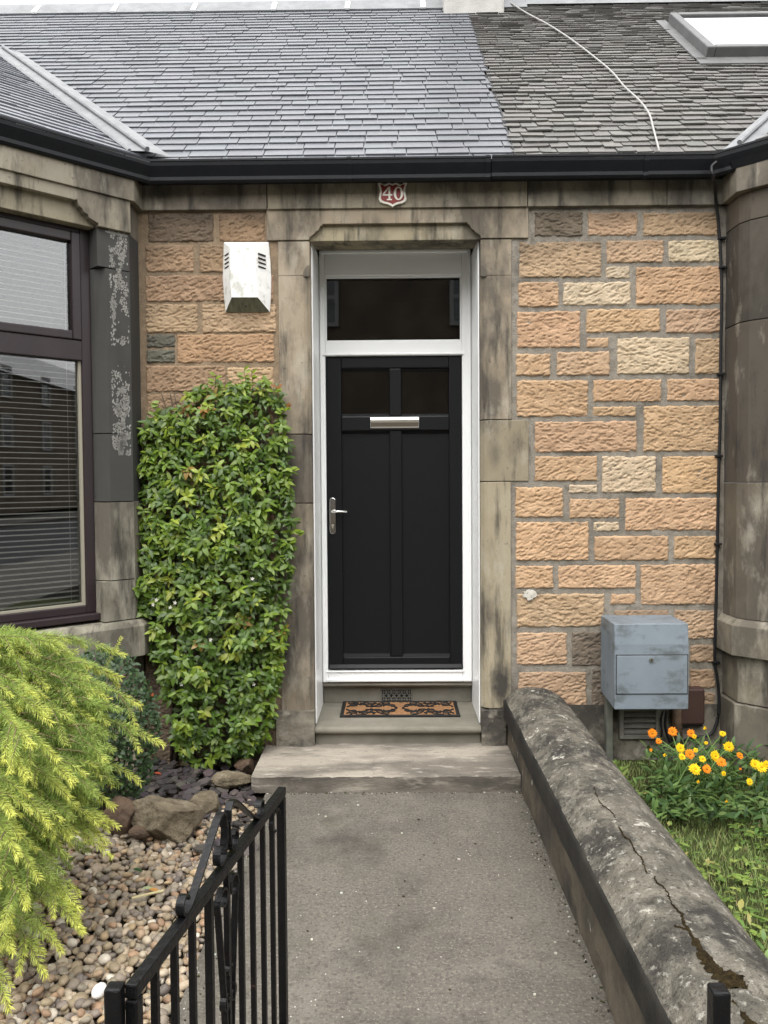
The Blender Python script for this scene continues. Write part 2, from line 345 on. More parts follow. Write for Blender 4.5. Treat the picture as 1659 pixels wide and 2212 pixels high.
# ---------------------------------------------------------------- houses: roots
XS = .742                                     # party line between the two houses
houseA = thing('terraced_house', (0, .5, 0), 'single-storey sandstone terraced house with black front door and new grey slate roof', 'house')
houseB = thing('terraced_house', (2, .5, 0), 'neighbouring sandstone house with old mossy slate roof and skylight, no door in view', 'house')

# rubble walls: blocks with tooled faces
OCH, PALE, TAN, DRK = (.45, .308, .192), (.50, .405, .285), (.41, .292, .192), (.16, .13, .10)
def block(mb, x0, x1, z0, z1, col, topdark=0, amp=.0066):
    g = .0042; nx = max(8, int((x1-x0)/g)); nz = max(6, int((z1-z0)/g)); sd = random.randrange(9999)
    xs = np.linspace(x0, x1, nx); zs = np.linspace(z0, z1, nz); xx, zz = np.meshgrid(xs, zs)
    a = random.uniform(-.05, .42); u = xx*math.cos(a)+zz*math.sin(a); v = -xx*math.sin(a)+zz*math.cos(a)
    n1 = vnoise(u*46, v*112, sd); n2 = vnoise(u*85, v*170, sd+3); n = .5*n1+.32*n2+.18*vnoise(u*150, v*230, sd+31); pit = np.clip((n-.26)/.30, 0, 1); n = pit*pit*(3-2*pit)*(.75+.5*vnoise(u*17, v*25, sd+21))
    low = fbm(xx*9, zz*9, sd+5)
    e = np.minimum(np.minimum(xx-x0, x1-xx)+.005*vnoise(zz*60, xx*0+1, sd+7), np.minimum(zz-z0, z1-zz)+.005*vnoise(xx*60, zz*0+2, sd+8))
    ed = np.clip(e/.011, 0, 1); ed = ed*ed*(3-2*ed)
    y = .002-ed*(.0095+.005*low+amp*n)
    jx = (fbm(xx*30, zz*30, sd+9)-.5)*.016*(1-ed); jz = (fbm(xx*30+9, zz*30, sd+11)-.5)*.022*(1-ed)
    b = len(mb.v); mb.v += [(float(p), float(q), float(r)) for p, q, r in zip((xx+jx).ravel(), y.ravel(), (zz+jz).ravel())]
    soot = fbm(xx*7, zz*9, sd+13)
    for i in range(nz-1):
        t = (i+.5)/nz
        for j in range(nx-1):
            k = b+i*nx+j; mb.f.append([k, k+1, k+nx+1, k+nx])
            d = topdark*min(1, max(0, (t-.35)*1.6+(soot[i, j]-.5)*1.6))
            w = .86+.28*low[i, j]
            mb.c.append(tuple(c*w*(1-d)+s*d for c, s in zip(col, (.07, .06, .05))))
def r7(x, y): return 1105.9+x/3, 380.2+y/3
def r8(x, y): return 1105.9+x/3, 1002.2+y/3
def r4(x, y): return 259.2+x/4, 380.2+y/4
def zblock(mb, fn, q, col, td=0):
    a = fn(q[0], q[1]); b = fn(q[2], q[3]); x0, x1, z0, z1 = rect(*a, *b, 0); block(mb, x0-.003, min(x1+.003, 1.80), z0-.003, z1+.003, jit(col, .07), td)
mb = MB()
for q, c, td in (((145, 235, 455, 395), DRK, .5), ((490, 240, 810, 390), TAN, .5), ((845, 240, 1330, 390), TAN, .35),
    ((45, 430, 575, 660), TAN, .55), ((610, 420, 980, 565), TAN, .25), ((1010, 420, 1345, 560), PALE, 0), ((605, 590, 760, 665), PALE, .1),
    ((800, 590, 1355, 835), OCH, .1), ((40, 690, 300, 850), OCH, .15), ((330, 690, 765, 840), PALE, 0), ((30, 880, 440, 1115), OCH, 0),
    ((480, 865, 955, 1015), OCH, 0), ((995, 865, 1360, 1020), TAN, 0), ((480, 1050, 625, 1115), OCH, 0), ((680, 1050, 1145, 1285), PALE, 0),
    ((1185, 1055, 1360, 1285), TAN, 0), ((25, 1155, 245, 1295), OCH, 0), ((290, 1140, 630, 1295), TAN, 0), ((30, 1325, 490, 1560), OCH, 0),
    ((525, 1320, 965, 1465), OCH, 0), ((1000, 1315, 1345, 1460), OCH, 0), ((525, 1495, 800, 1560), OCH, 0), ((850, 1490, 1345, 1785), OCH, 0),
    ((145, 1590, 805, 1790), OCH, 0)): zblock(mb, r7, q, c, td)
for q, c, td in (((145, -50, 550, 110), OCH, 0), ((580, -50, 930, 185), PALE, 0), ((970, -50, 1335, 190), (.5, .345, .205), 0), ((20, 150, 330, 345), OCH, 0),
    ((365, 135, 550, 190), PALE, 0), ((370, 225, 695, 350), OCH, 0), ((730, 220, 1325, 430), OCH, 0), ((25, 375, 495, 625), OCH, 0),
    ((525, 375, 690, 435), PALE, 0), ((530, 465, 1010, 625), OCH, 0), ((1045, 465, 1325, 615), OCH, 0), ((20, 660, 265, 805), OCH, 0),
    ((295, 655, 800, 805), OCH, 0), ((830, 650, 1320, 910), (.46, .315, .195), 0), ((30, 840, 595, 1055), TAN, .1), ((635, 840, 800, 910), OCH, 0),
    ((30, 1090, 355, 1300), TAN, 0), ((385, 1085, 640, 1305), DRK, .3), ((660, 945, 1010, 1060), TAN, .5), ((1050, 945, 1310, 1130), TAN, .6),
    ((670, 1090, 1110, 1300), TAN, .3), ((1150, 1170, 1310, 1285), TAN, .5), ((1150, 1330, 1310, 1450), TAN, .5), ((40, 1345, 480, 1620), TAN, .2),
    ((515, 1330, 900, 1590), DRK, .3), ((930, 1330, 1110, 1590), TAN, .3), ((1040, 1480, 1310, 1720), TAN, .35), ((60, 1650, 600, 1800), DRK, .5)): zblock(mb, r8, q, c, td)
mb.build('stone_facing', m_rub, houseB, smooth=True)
def mortar(name, x0, x1, z0, z1, m, parent):
    xs = np.linspace(x0, x1, int((x1-x0)/.03)); zs = np.linspace(z0, z1, int((z1-z0)/.03)); mb = MB()
    mb.sheet([[(float(x), float(-.003-.007*fbm(x*12, z*12, 31)-.003*vnoise(x*45, z*45, 8)), float(z)) for x in xs] for z in zs])
    mb.box(x0, x1, .008, .45, z0, z1)
    return mb.build(name, m, parent, smooth=True)
mortar('front_wall', .757, 1.814, .30, 3.2, m_mortar, houseB)
mb = MB(); pc_ = at(1144, 1285, -.024)
for k in range(46):
    a = random.random()*6.28; r0 = .038*math.sqrt(random.random()); r = random.uniform(.004, .011); q = pc_+X*(r0*math.cos(a))+Z*(r0*.62*math.sin(a)-.0)
    mb.prism(q, X, Z, Y, [(r*random.uniform(.6, 1.2)*math.cos(i*1.047), r*random.uniform(.6, 1.2)*math.sin(i*1.047)) for i in range(6)], -.001-.002*random.random(), .02)
tag(mb.build('plaster_patch', mat('old white plaster', (.6, .58, .52), (.45, .42, .36), 40), houseB), kind='stuff')
mb = MB(); xs = np.linspace(.757, 1.83, 30); zs = np.linspace(-.1, .31, 14)
mb.sheet([[(float(x), float(-.012-.03*fbm(x*7, z*8, 77)), float(z)) for x in xs] for z in zs]); mb.build('base_course', m_plinth, houseB, smooth=True)
# left facing
mb = MB(); LT = (.31, .215, .14); LD = (.15, .115, .085)
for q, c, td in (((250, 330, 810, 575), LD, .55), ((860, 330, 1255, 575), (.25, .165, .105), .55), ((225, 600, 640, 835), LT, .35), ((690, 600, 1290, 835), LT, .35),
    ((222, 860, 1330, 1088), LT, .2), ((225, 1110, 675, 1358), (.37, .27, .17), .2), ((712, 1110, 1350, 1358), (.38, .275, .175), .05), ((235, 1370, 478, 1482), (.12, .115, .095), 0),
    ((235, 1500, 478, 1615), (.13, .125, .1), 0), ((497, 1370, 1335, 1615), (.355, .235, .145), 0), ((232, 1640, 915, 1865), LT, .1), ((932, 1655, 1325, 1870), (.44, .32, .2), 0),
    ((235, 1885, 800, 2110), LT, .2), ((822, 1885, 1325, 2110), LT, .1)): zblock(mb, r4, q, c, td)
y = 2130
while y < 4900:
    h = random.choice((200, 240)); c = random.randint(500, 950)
    cl = LT if y < 3300 else (.16, .125, .09); zblock(mb, r4, (235, y, c, y+h), cl, .3); zblock(mb, r4, (c+25, y, 1330, y+h), cl, .3); y += h+25  # shade between shrub and climber put into the lower blocks' darker colour
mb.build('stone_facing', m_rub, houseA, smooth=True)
JL, JR = -.447, .484     # door opening
mortar('front_wall', -1.384, JL-.04, -.1, 3.2, m_mortar2, houseA)
mortar('rear_wall', JR+.04, .7568, -.1, 3.2, m_mortar, houseA)

# ---- dressed stone of the doorway
BUF, BUFD = (.325, .275, .205), (.25, .215, .165)
def zz(py, px=850, y=0): return at(px, py, y).z
zL0, zL1, zN = zz(519), zz(449), zz(485)
# lintel with ogee-cut hood
lx0, lx1 = at(577, 480).x, at(1140, 480).x
def ogee(xc, s, zb, zt, wd):           # stepped ogee from the opening edge up to the head line
    return [(xc, zb), (xc, zb+.012), (xc+s*.012, zb+.022), (xc+s*.03, zb+.034), (xc+s*.036, zb+.044), (xc+s*.047, zb+.048), (xc+s*.055, zb+.062),
            (xc+s*.062, zb+.074), (xc+s*wd, zb+.076), (xc+s*wd, zt)]
nl = ogee(JL, 1, zL0, zN, .072); nr = ogee(JR, -1, zL0, zN, .072)
poly = [(lx0, zL0), *nl, *nr[::-1], (lx1, zL0), (lx1, zL1), (lx0, zL1)]
mb = MB(); O = Vector((0, 0, 0))
mb.prism(O, X, Z, Y, poly, -.022, .02, BUF)
mb.box(lx0+.01, lx1-.01, .02, .06, zL0+.002, zL1, BUF)
# splayed face under the hood, then the soffit
P = [[(JL+.003, .016, zL0), (JR-.003, .016, zL0)], [(JL+.05, .0, zN+.002), (JR-.05, .0, zN+.002)]]
mb.prism(O, Y, Z, X, [(.004, zL0), (.004, zN+.01), (.25, zN+.01), (.25, zL0+.02)], JL+.001, JR-.001, (.33, .29, .2))
mb.build('lintel', m_dress, houseA, bevel=.003)
def jamb(name, inner, outer, s, blocks, foot):
    """s=+1: opening lies on the +x side"""
    mb = MB(); zt = zz(597, inner*391+849); zbm = zz(1480)
    for (z0, z1, out, col) in blocks:
        z0 += .0025; z1 -= .0025; ch = .034; b = .30
        def pr(za, zb, chm):
            pl = [(out, -.016), (inner-s*(ch if chm else 0), -.016)] + ([(inner-s*.018, -.006), (inner-s*.006, .01), (inner, ch-.016)] if chm else []) + [(inner, b), (out, b)]
            mb.prism(O, X, Y, Z, pl, za, zb, col)
        if z0 < zt < z1: pr(z0, zt, True); pr(zt+.0005, z1, False)
        else: pr(z0, z1, z1 <= zt)
    # half-round stop of the chamfer
    n = 8; st = [(inner-s*.001, zt-.006), (inner-s*.036, zt-.006)] + [(inner-s*.036*math.cos(math.pi/2*k/n), zt+.058*math.sin(math.pi/2*k/n)) for k in range(1, n+1)]
    mb.prism(O, X, Z, Y, st, -.0185, -.008, (.16, .14, .11))
    return mb.build(name, m_dress, houseA, bevel=.003)
jl = jamb('door_jamb', JL, 0, 1, [(zz(937), zz(520), at(603, 700).x, BUF), (zz(1086), zz(937), at(560, 1000).x, (.15, .13, .105)), (zz(1535), zz(1086), at(606, 1300).x, BUFD)], None)
jr = jamb('door_jamb', JR, 0, -1, [(zz(909), zz(520), at(1104, 700).x, BUF), (zz(1042), zz(909), at(1141, 980).x, (.27, .235, .17)), (zz(1530), zz(1042), at(1103, 1300).x, (.32, .28, .2))], None)
for a, b in ((at(598, 1570, -.02).x, JL+.004), (JR-.004, at(1092, 1570, -.02).x)):
    mb = MB()
    xs = np.linspace(a, b, 14); zs = np.linspace(.05, zz(1532), 20)
    mb.sheet([[(float(x), float(-.03-.022*fbm(x*16, z*14, 5)), float(z)) for x in xs] for z in zs]); mb.box(a+.002, b-.002, -.028, .3, .05, zz(1532)-.002); mb.build('jamb_foot', m_plinth, houseA, smooth=False)
# ---- steps
zT, zF = .187, at(850, 1474, .43).z
SLF = atz(830, 1676, .085).y
sx0, sx1 = atz(545, 1672, .085).x, .626
cs = thing('concrete_step', (0, -.2, 0), 'worn concrete slab step at the top of the path, below the stone step', 'step')
nx = 90; mb = MB(); ex = [sx0+(sx1-sx0)*i/nx for i in range(nx+1)]; ch_ = [.002+.010*max(0, float(vnoise(i*.55, 3, 4))-.45)+.002*random.random() for i in range(nx+1)]
wob = [.004*(float(vnoise(i*.25, 9, 6))-.5) for i in range(nx+1)]
mb.sheet([[(x, SLF+w_, .0) for x, w_ in zip(ex, wob)], [(x, SLF+w_, .084-c) for x, w_, c in zip(ex, wob, ch_)]]); mb.sheet([[(sx0, .3, 0), (sx0, SLF+.001, 0)], [(sx0, .3, .082), (sx0, SLF+.001, .082)]])
mb.build('riser', m_slabf, cs)
mb = MB(); mb.sheet([[(x, SLF+w_, .084-c) for x, w_, c in zip(ex, wob, ch_)], [(x, SLF+w_+.004+c*1.2, .085) for x, w_, c in zip(ex, wob, ch_)], [(x, .3, .086) for x in ex]]); mb.build('tread', m_slab, cs)
tr = thing('stone_step', (0, .1, .085), 'grey stone doorstep with rounded nosing, under the doormat', 'step')
mb = MB(); ys = atz(850, 1571, zT).y
nos = [(.5, zT), (ys+.02, zT)] + [(ys+.02-.022*math.sin(q), zT-.02+.02*math.cos(q)) for q in np.linspace(.2, 2.9, 8)] + [(ys+.03, zT-.045), (.5, zT-.045)]
mb.prism(O, Y, Z, X, nos, JL+.004, JR-.004); mb.build('tread', m_stepst, tr, smooth=False)
mb = MB(); mb.box(JL+.006, JR-.006, ys+.04, .5, .085, zT-.046); mb.build('riser', m_stepst, tr)

# threshold stone under the frame
fx0, fx1 = -.4365, .4745
gx0, gx1, gz0, gz1 = rect(823, 1487, 890, 1519, .495)
mb = MB(); rz1 = zF-.032
for a, b, c, d in ((fx0+.0, gx0, zT, rz1), (gx1, fx1, zT, rz1), (gx0, gx1, zT, gz0), (gx0, gx1, gz1, rz1)): mb.box(a, b, .495, .6, c, d)
mb.prism(O, Y, Z, X, [(.6, zF), (.45, zF), (.437, zF-.008), (.435, zF-.02), (.45, zF-.031), (.6, zF-.031)], fx0, fx1)
mb.build('threshold', m_stepst, houseA, bevel=.003)
ab = thing('air_brick', ((gx0+gx1)/2, .5, gz0), 'small ornate iron air vent in the riser under the front door', 'vent')
mb = MB(); mb.box(gx0, gx1, .53, .55, gz0, gz1, BLK); mb.build('back_plate', m_dark, ab)
mb = MB(); t = .003
mb.box(gx0, gx1, .49, .505, gz0, gz0+t*1.3); mb.box(gx0, gx1, .49, .505, gz1-t*1.3, gz1); mb.box(gx0, gx0+t*1.3, .49, .505, gz0, gz1); mb.box(gx1-t*1.3, gx1, .49, .505, gz0, gz1)
nc, nr_ = 6, 2; cw, chh = (gx1-gx0)/nc, (gz1-gz0)/nr_
for i in range(nc):
    for j in range(nr_):
        cx_, cz_ = gx0+(i+.5)*cw, gz0+(j+.5)*chh
        pts = [(cx_+cw*.44*math.cos(q), .496, cz_+chh*.44*math.sin(q)) for q in np.linspace(0, 2*math.pi, 13)]
        mb.tube(pts, .003, 5, cap=False)
        mb.tube([(cx_-cw*.45, .496, cz_), (cx_+cw*.45, .496, cz_)], .002, 5); mb.tube([(cx_, .496, cz_-chh*.45), (cx_, .496, cz_+chh*.45)], .002, 5)
        if False: mb.tube([(cx_-cw*.5, .496, cz_-chh*.5), (cx_+cw*.5, .496, cz_+chh*.5)], .002, 5); mb.tube([(cx_-cw*.5, .496, cz_+chh*.5), (cx_+cw*.5, .496, cz_-chh*.5)], .002, 5)
mb.build('grille', m_grille, ab)

# ---------------------------------------------------------------- door frame, fanlight, door
FY = .43
fr = MB()
ix0, ix1 = at(705, 1040, FY).x, at(999, 1040, FY).x
zTop, zG1, zG0, zD1, zD0 = at(850, 540, FY).z, at(850, 595, FY).z, at(850, 737, FY).z, at(850, 768, FY).z, at(850, 1447, FY).z
fr.box(fx0, ix0, FY, FY+.07, zF, zTop); fr.box(ix1, fx1, FY, FY+.07, zF, zTop)
fr.box(ix0, ix1, FY, FY+.07, zG1, zTop); fr.box(ix0, ix1, FY+.001, FY+.07, zD1, zG0); fr.box(ix0, ix1, FY+.001, FY+.07, zF+.001, zD0)
frame = fr.build('door_frame', m_pvc, houseA, bevel=.006)
# beads round the fanlight and raised outer edge
mb = MB(); e = .012
def ring(mb, x0, x1, z0, z1, w_, y0, y1):
    mb.box(x0, x0+w_, y0, y1, z0, z1); mb.box(x1-w_, x1, y0, y1, z0, z1); mb.box(x0+w_, x1-w_, y0, y1, z0, z0+w_); mb.box(x0+w_, x1-w_, y0, y1, z1-w_, z1)
ring(mb, ix0, ix1, zG0, zG1, .010, FY+.012, FY+.05)
ring(mb, fx0+.004, fx1-.004, zF+.006, zTop, .018, FY-.010, FY+.01)
mb.box(ix0-.012, ix1+.012, FY-.012, FY+.02, zD1+.002, zD1+.016); mb.box(ix0-.010, ix1+.010, FY-.008, FY+.02, zD0-.014, zD0-.003)
mb.build('glazing_bead', m_pvc, frame, bevel=.004)
mb = MB()
for px in (778, 965):
    mb = MB(); p = at(px, 1463, FY); mb.box(p.x-.019, p.x+.019, FY-.006, FY+.01, p.z-.007, p.z+.006); mb.build('drain_cover', m_pvc, frame, bevel=.003)
mb = MB()    # upvc reveal trims reaching down to the tread
mb.box(JL+.001, fx0-.001, .05, FY+.05, zT+.001, zL0+.03); mb.build('reveal_trim', m_pvc, frame, bevel=.002)
mb = MB(); mb.box(fx1+.001, JR-.001, .05, FY+.05, zT+.001, zL0+.03); mb.build('reveal_trim', m_pvc, frame, bevel=.002)
mb = MB(); mb.box(JL-.1, JL-.001, .301, FY+.3, 0, 3.1); mb.box(JR+.001, JR+.1, .301, FY+.3, 0, 3.1); mb.box(JL+.001, JR-.001, .26, FY+.2, zTop+.001, 3.2); mb.build('reveal', m_stepst, houseA)
mb = MB(); mb.box(ix0+.008, ix1-.008, FY+.03, FY+.034, zG0+.008, zG1-.008); mb.build('fanlight_glass', m_glassd, frame)
# dark hall behind
mb = MB(); mb.box(-.9, .9, .62, 2.2, 0, 3.0)
mb.f = [f[::-1] for f in mb.f if True]; hall = mb.build('hall_wall', m_room, houseA)
hall.data.polygons.foreach_get
# remove the hall's front face so that the panes look into it
bm = bmesh.new(); bm.from_mesh(hall.data); bmesh.ops.delete(bm, geom=[f for f in bm.faces if abs(f.calc_center_median().y+.5-.62) < .01], context='FACES'); bm.to_mesh(hall.data); bm.free()

DY = FY+.012
mb = MB(); dx0, dx1 = ix0+.003, ix1-.003
gl = [rect(737, 796, 841, 899, DY), rect(867, 796, 970, 899, DY)]
pl = [rect(737, 931, 841, 1419, DY), rect(867, 931, 972, 1419, DY)]
a0, a1, b0, b1 = gl[0][0], gl[0][1], gl[1][0], gl[1][1]
zg0, zg1, zp0, zp1 = gl[0][2], gl[0][3], pl[0][2], pl[0][3]
mb.box(dx0, a0, DY, DY+.05, zD0+.003, zD1-.003); mb.box(b1, dx1, DY, DY+.05, zD0+.003, zD1-.003)
mb.box(a0, b1, DY, DY+.05, zg1, zD1-.003); mb.box(a0, b1, DY, DY+.05, zD0+.003, zp0)
mb.box(a1, b0, DY+.003, DY+.05, zp0, zp1); mb.box(a1, b0, DY+.003, DY+.05, zg0, zg1); mb.box(a0, b1, DY-.006, DY+.05, zp1, zg0)
door = mb.build('front_door', m_door, houseA, bevel=.007)
mb = MB()
for p in pl: mb = MB(); mb.box(p[0]-.01, p[1]+.01, DY+.022, DY+.045, p[2]-.01, p[3]+.01); mb.build('panel', m_door, door, bevel=.004)
mb = MB()    # sloped mouldings inside the panels
for p in pl+gl:
    for (za, zb, s) in ((p[2], p[2]+.016, 1), (p[3]-.016, p[3], -1)):
        mb = MB(); pr = [(DY+.002, za if s > 0 else zb), (DY+.022, zb if s > 0 else za), (DY+.03, za if s > 0 else zb)]
        mb.prism(O, Y, Z, X, pr, p[0]+.001, p[1]-.001); mb.build('moulding', m_door, door)
mb = MB(); mb.prism(O, Y, Z, X, [(DY, zD0+.008), (DY-.022, zD0+.008), (DY-.022, zD0+.014), (DY-.004, zD0+.034), (DY, zD0+.034)], dx0+.004, dx1-.004)
mb.build('weather_bar', m_door, door, bevel=.002)
for p in gl:
    mb = MB(); mb.box(p[0]+.002, p[1]-.002, DY+.024, DY+.028, p[2]+.002, p[3]-.002); mb.build('door_glass', m_glassd, door)
lx = rect(800, 901, 905, 925, DY-.012)
mb = MB(); hh = lx[3]-lx[2]
mb.prism(O, Y, Z, X, [(DY-.006, lx[2]), (DY-.012, lx[2]), (DY-.014, lx[2]+hh*.15), (DY-.014, lx[2]+hh*.55), (DY-.024, lx[2]+hh*.72), (DY-.018, lx[3]), (DY-.006, lx[3])], lx[0], lx[1])
mb.build('letter_plate', m_chrome, door, bevel=.002)
# handle: back plate, lever, keyhole
hb = rect(712, 1075, 725, 1154, DY-.01)
mb = MB(); cxh = (hb[0]+hb[1])/2; rw = (hb[1]-hb[0])/2
arc = [(cxh+rw*math.cos(q), hb[3]-rw+rw*math.sin(q)) for q in np.linspace(0, math.pi, 9)] + [(cxh-rw*math.cos(q), hb[2]+rw-rw*math.sin(q)) for q in np.linspace(0, math.pi, 9)]
mb.prism(O, X, Z, Y, arc, DY-.010, DY+.0)
hp = mb.build('door_handle', m_chrome, door, bevel=.003)
lev = at(718, 1105, DY-.03)
mb = MB(); mb.tube([(lev.x, DY-.008, lev.z), (lev.x, DY-.04, lev.z), (lev.x+.008, DY-.047, lev.z), (lev.x+.03, DY-.05, lev.z), (lev.x+.09, DY-.05, lev.z-.001)], [.009, .008, .009, .008, .008], 10)
mb.build('lever', m_chrome, door, smooth=True)
kz = at(718, 1136, DY).z
mb = MB(); mb.tube([(cxh, DY-.008, kz+.004), (cxh, DY-.014, kz+.004)], .008, 12); mb.box(cxh-.0045, cxh+.0045, DY-.013, DY-.006, kz-.014, kz+.002); mb.build('lock_barrel', m_reveal, door)

# doormat
mt = thing('doormat', (atz(865, 1537, zT).x, .35, zT), 'coir doormat with black scroll pattern and black border on the doorstep', 'doormat')
mx0, mx1 = (atz(737, 1536, zT).x), (atz(991, 1536, zT).x); my0, my1 = atz(865, 1550, zT).y, .485
mb = MB(); bw = .022; zt_ = zT+.012
mb.box(mx0, mx1, my0, my0+bw, zT, zt_); mb.box(mx0, mx1, my1-bw, my1, zT, zt_); mb.box(mx0, mx0+bw, my0+bw, my1-bw, zT, zt_); mb.box(mx1-bw, mx1, my0+bw, my1-bw, zT, zt_)
mb.build('border', m_rubber, mt, bevel=.003)
mb = MB(); nx, ny = 90, 34
mb.sheet([[(mx0+bw+(mx1-mx0-2*bw)*i/nx, my0+bw+(my1-my0-2*bw)*j/ny, zT+.007+.004*random.random()) for i in range(nx+1)] for j in range(ny+1)]); mb.build('coir_pile', m_coir, mt)
mb = MB(); mcx, mcy = (mx0+mx1)/2, (my0+my1)/2; W, H = (mx1-mx0)/2-bw, (my1-my0)/2-bw
def spir(cx, cy, r0, r1, a0, a1, n=16): return [(cx+(r0+(r1-r0)*k/n)*math.cos(a0+(a1-a0)*k/n), cy+(r0+(r1-r0)*k/n)*math.sin(a0+(a1-a0)*k/n), zT+.0125) for k in range(n+1)]
for sx in (-1, 1):
    for sy in (-1, 1):
        for (u, v, r, q, t) in ((.16, .3, .045, 0, 4.6), (.38, .42, .05, 1.2, -4.8), (.6, .35, .05, .4, 4.8), (.82, .5, .045, 2, -4.8), (.28, .78, .03, 3, 4), (.5, .85, .03, 0, -4), (.72, .82, .034, 1, 4.2), (.93, .85, .03, 2, 4)):
            pts = spir(0, 0, r, r*.25, q, q+t); mb.tube([(mcx+sx*(W*u+p[0]), mcy+sy*(H*v+p[1]), p[2]) for p in pts], .0042, 5)
        for (u0, v0, u1, v1) in ((.05, .05, .3, .5), (.3, .5, .52, .15), (.52, .15, .75, .6), (.75, .6, .97, .2), (.2, .95, .42, .6), (.6, .95, .7, .62)):
            mb.tube([(mcx+sx*W*(u0+(u1-u0)*k/6), mcy+sy*H*(v0+(v1-v0)*k/6+.1*math.sin(k/6*math.pi)), zT+.0125) for k in range(7)], .0042, 5)
mb.build('scroll_pattern', m_rubber, mt)

# ---------------------------------------------------------------- bays
BA, BB = Vector((-1.384, 0, 0)), Vector((-1.384, -.167, 0))
US, UN = Vector((-1, -1, 0)).normalized(), Vector((-1, 1, 0)).normalized()     # along the canted face, into the house
def bayp(s, z, n=0): return BB+US*s+UN*n+Z*z
def bays(px, py, n=0):
    p = atp(px, py, BB+UN*n, UN)-BB; return p.dot(US), p.z
BW = 1.06
zS1, zS0 = zz(455, 330, -.03), zz(392, 330, -.03)      # string course bottom, top
# string courses
prof = lambda o, z0, z1: [(-.06, z0), (o, z0), (o, z1), (-.06, z1)]
def course(name, path, parent, m, col, z0, z1, o=.035):
    mb = MB(); sweep(mb, path, prof(o, z0, z1), col); return mb.build(name, m, parent, bevel=.003)
CB = BB+US*BW; LEFT = Vector((-4.6, CB.y, 0))
mb = MB()
sweep(mb, [LEFT, CB, BB, BA+Vector((0, -.001, 0))], prof(.035, zS1, zS0), (.27, .245, .195))
jx = [at(577, 420, -.035).x, at(1140, 420, -.035).x]
sweep(mb, [(-1.384, 0), (jx[0]-.004, 0)], prof(.035, zS1+.001, zS0), (.21, .185, .15)); sweep(mb, [(jx[0]+.002, 0), (jx[1]-.002, 0)], prof(.037, zS1, zS0), (.28, .25, .19))
mb.build('string_course', m_dress, houseA, bevel=.003)
# bay masonry: head, piers, sill, base
sP, _ = bays(211, 600); z1b = zz(1083, 320, -.2); z2b = zz(937, 320, -.2)
zH = bays(240, 497)[1]; zSill = bays(250, 1342)[1]; zSb = bays(300, 1414)[1]
PD, PP = (.06, .06, .057), (.28, .265, .21)
mb = MB(); WH = 1.0     # window ends on the far side
hd = bays(175, 438)[1]; s0n = bays(203, 480)[0]
# head stone with ogee notch: prism in (s, z), thickness along n
og = [(sP, zH)]+[(sP-.0+q*1.0, zH+r) for q, r in ((0, .012), (.02, .02), (.05, .03), (.055, .045), (.075, .052), (.085, .07), (.10, .078), (.11, .11))]+[(sP+.12, hd), (1.06, hd)]
mb.prism(BB, US, Z, UN, [(0, zH), *og, (BW, zS1), (0, zS1)], -.022, .02, (.28, .255, .20))
mb.prism(BB, US, Z, UN, [(sP, zH-.0), (sP, zS1-.01), (BW, zS1-.01), (BW, zH)], .02, .09, (.30, .27, .2))
mb.box(BA.x-.05, BA.x, BB.y-.0, .02, zH, zS1, (.2, .18, .145))
mb.build('bay_head', m_dress, houseA, bevel=.003)
mb = MB(); mbp = MB()
def pier(mbx, za, zb, col, chm=True):
    ch = .046; th = .30
    pl = [(.0, 0), (sP-(ch if chm else 0), 0)]+([(sP-ch+.012, .016), (sP-.02, .036), (sP-.006, .058)] if chm else [])+[(sP, .075 if chm else 0.001), (sP, th), (-.04, th)]
    mbx.prism(BB, US, UN, Z, pl, za+.002, zb-.002, col)
zst = bays(240, 580)[1]
pier(mbp, zst, zH, PD, False); pier(mbp, z2b, zst-.001, PD); pier(mbp, z1b, z2b-.001, PD)
mbp.box(BA.x-.06, BA.x, BB.y, .012, z1b, zH, (.05, .05, .047))
mbp.build('bay_pier', m_pier, houseA, bevel=.004)
z3 = bays(240, 1255)[1]
pier(mb, z3, z1b-.001, PP); pier(mb, zSill, z3-.001, PP, False); mb.box(BA.x-.06, BA.x, BB.y, .012, zSill, z1b, (.3, .28, .23))
mb.build('lower_pier', m_dress, houseA, bevel=.004)
mb = MB()     # sill course and base under the bay
sweep(mb, [LEFT, CB, BB+Vector((.02, 0, 0)), BA+Vector((.02, -.001, 0))], [(-.35, zSb), (.03, zSb), (.03, zSill-.035), (.005, zSill-.004), (-.35, zSill)], (.27, .255, .2))
sill = mb.build('window_sill', m_dress, houseA, bevel=.004)
mb = MB(); sweep(mb, [LEFT, CB, BB, BA+Vector((0, -.001, 0))], [(-.3, -.1), (-.012, -.1), (-.012, zSb-.001), (-.3, zSb-.001)], (.3, .25, .18)); mb.build('bay_base', m_dress, houseA)
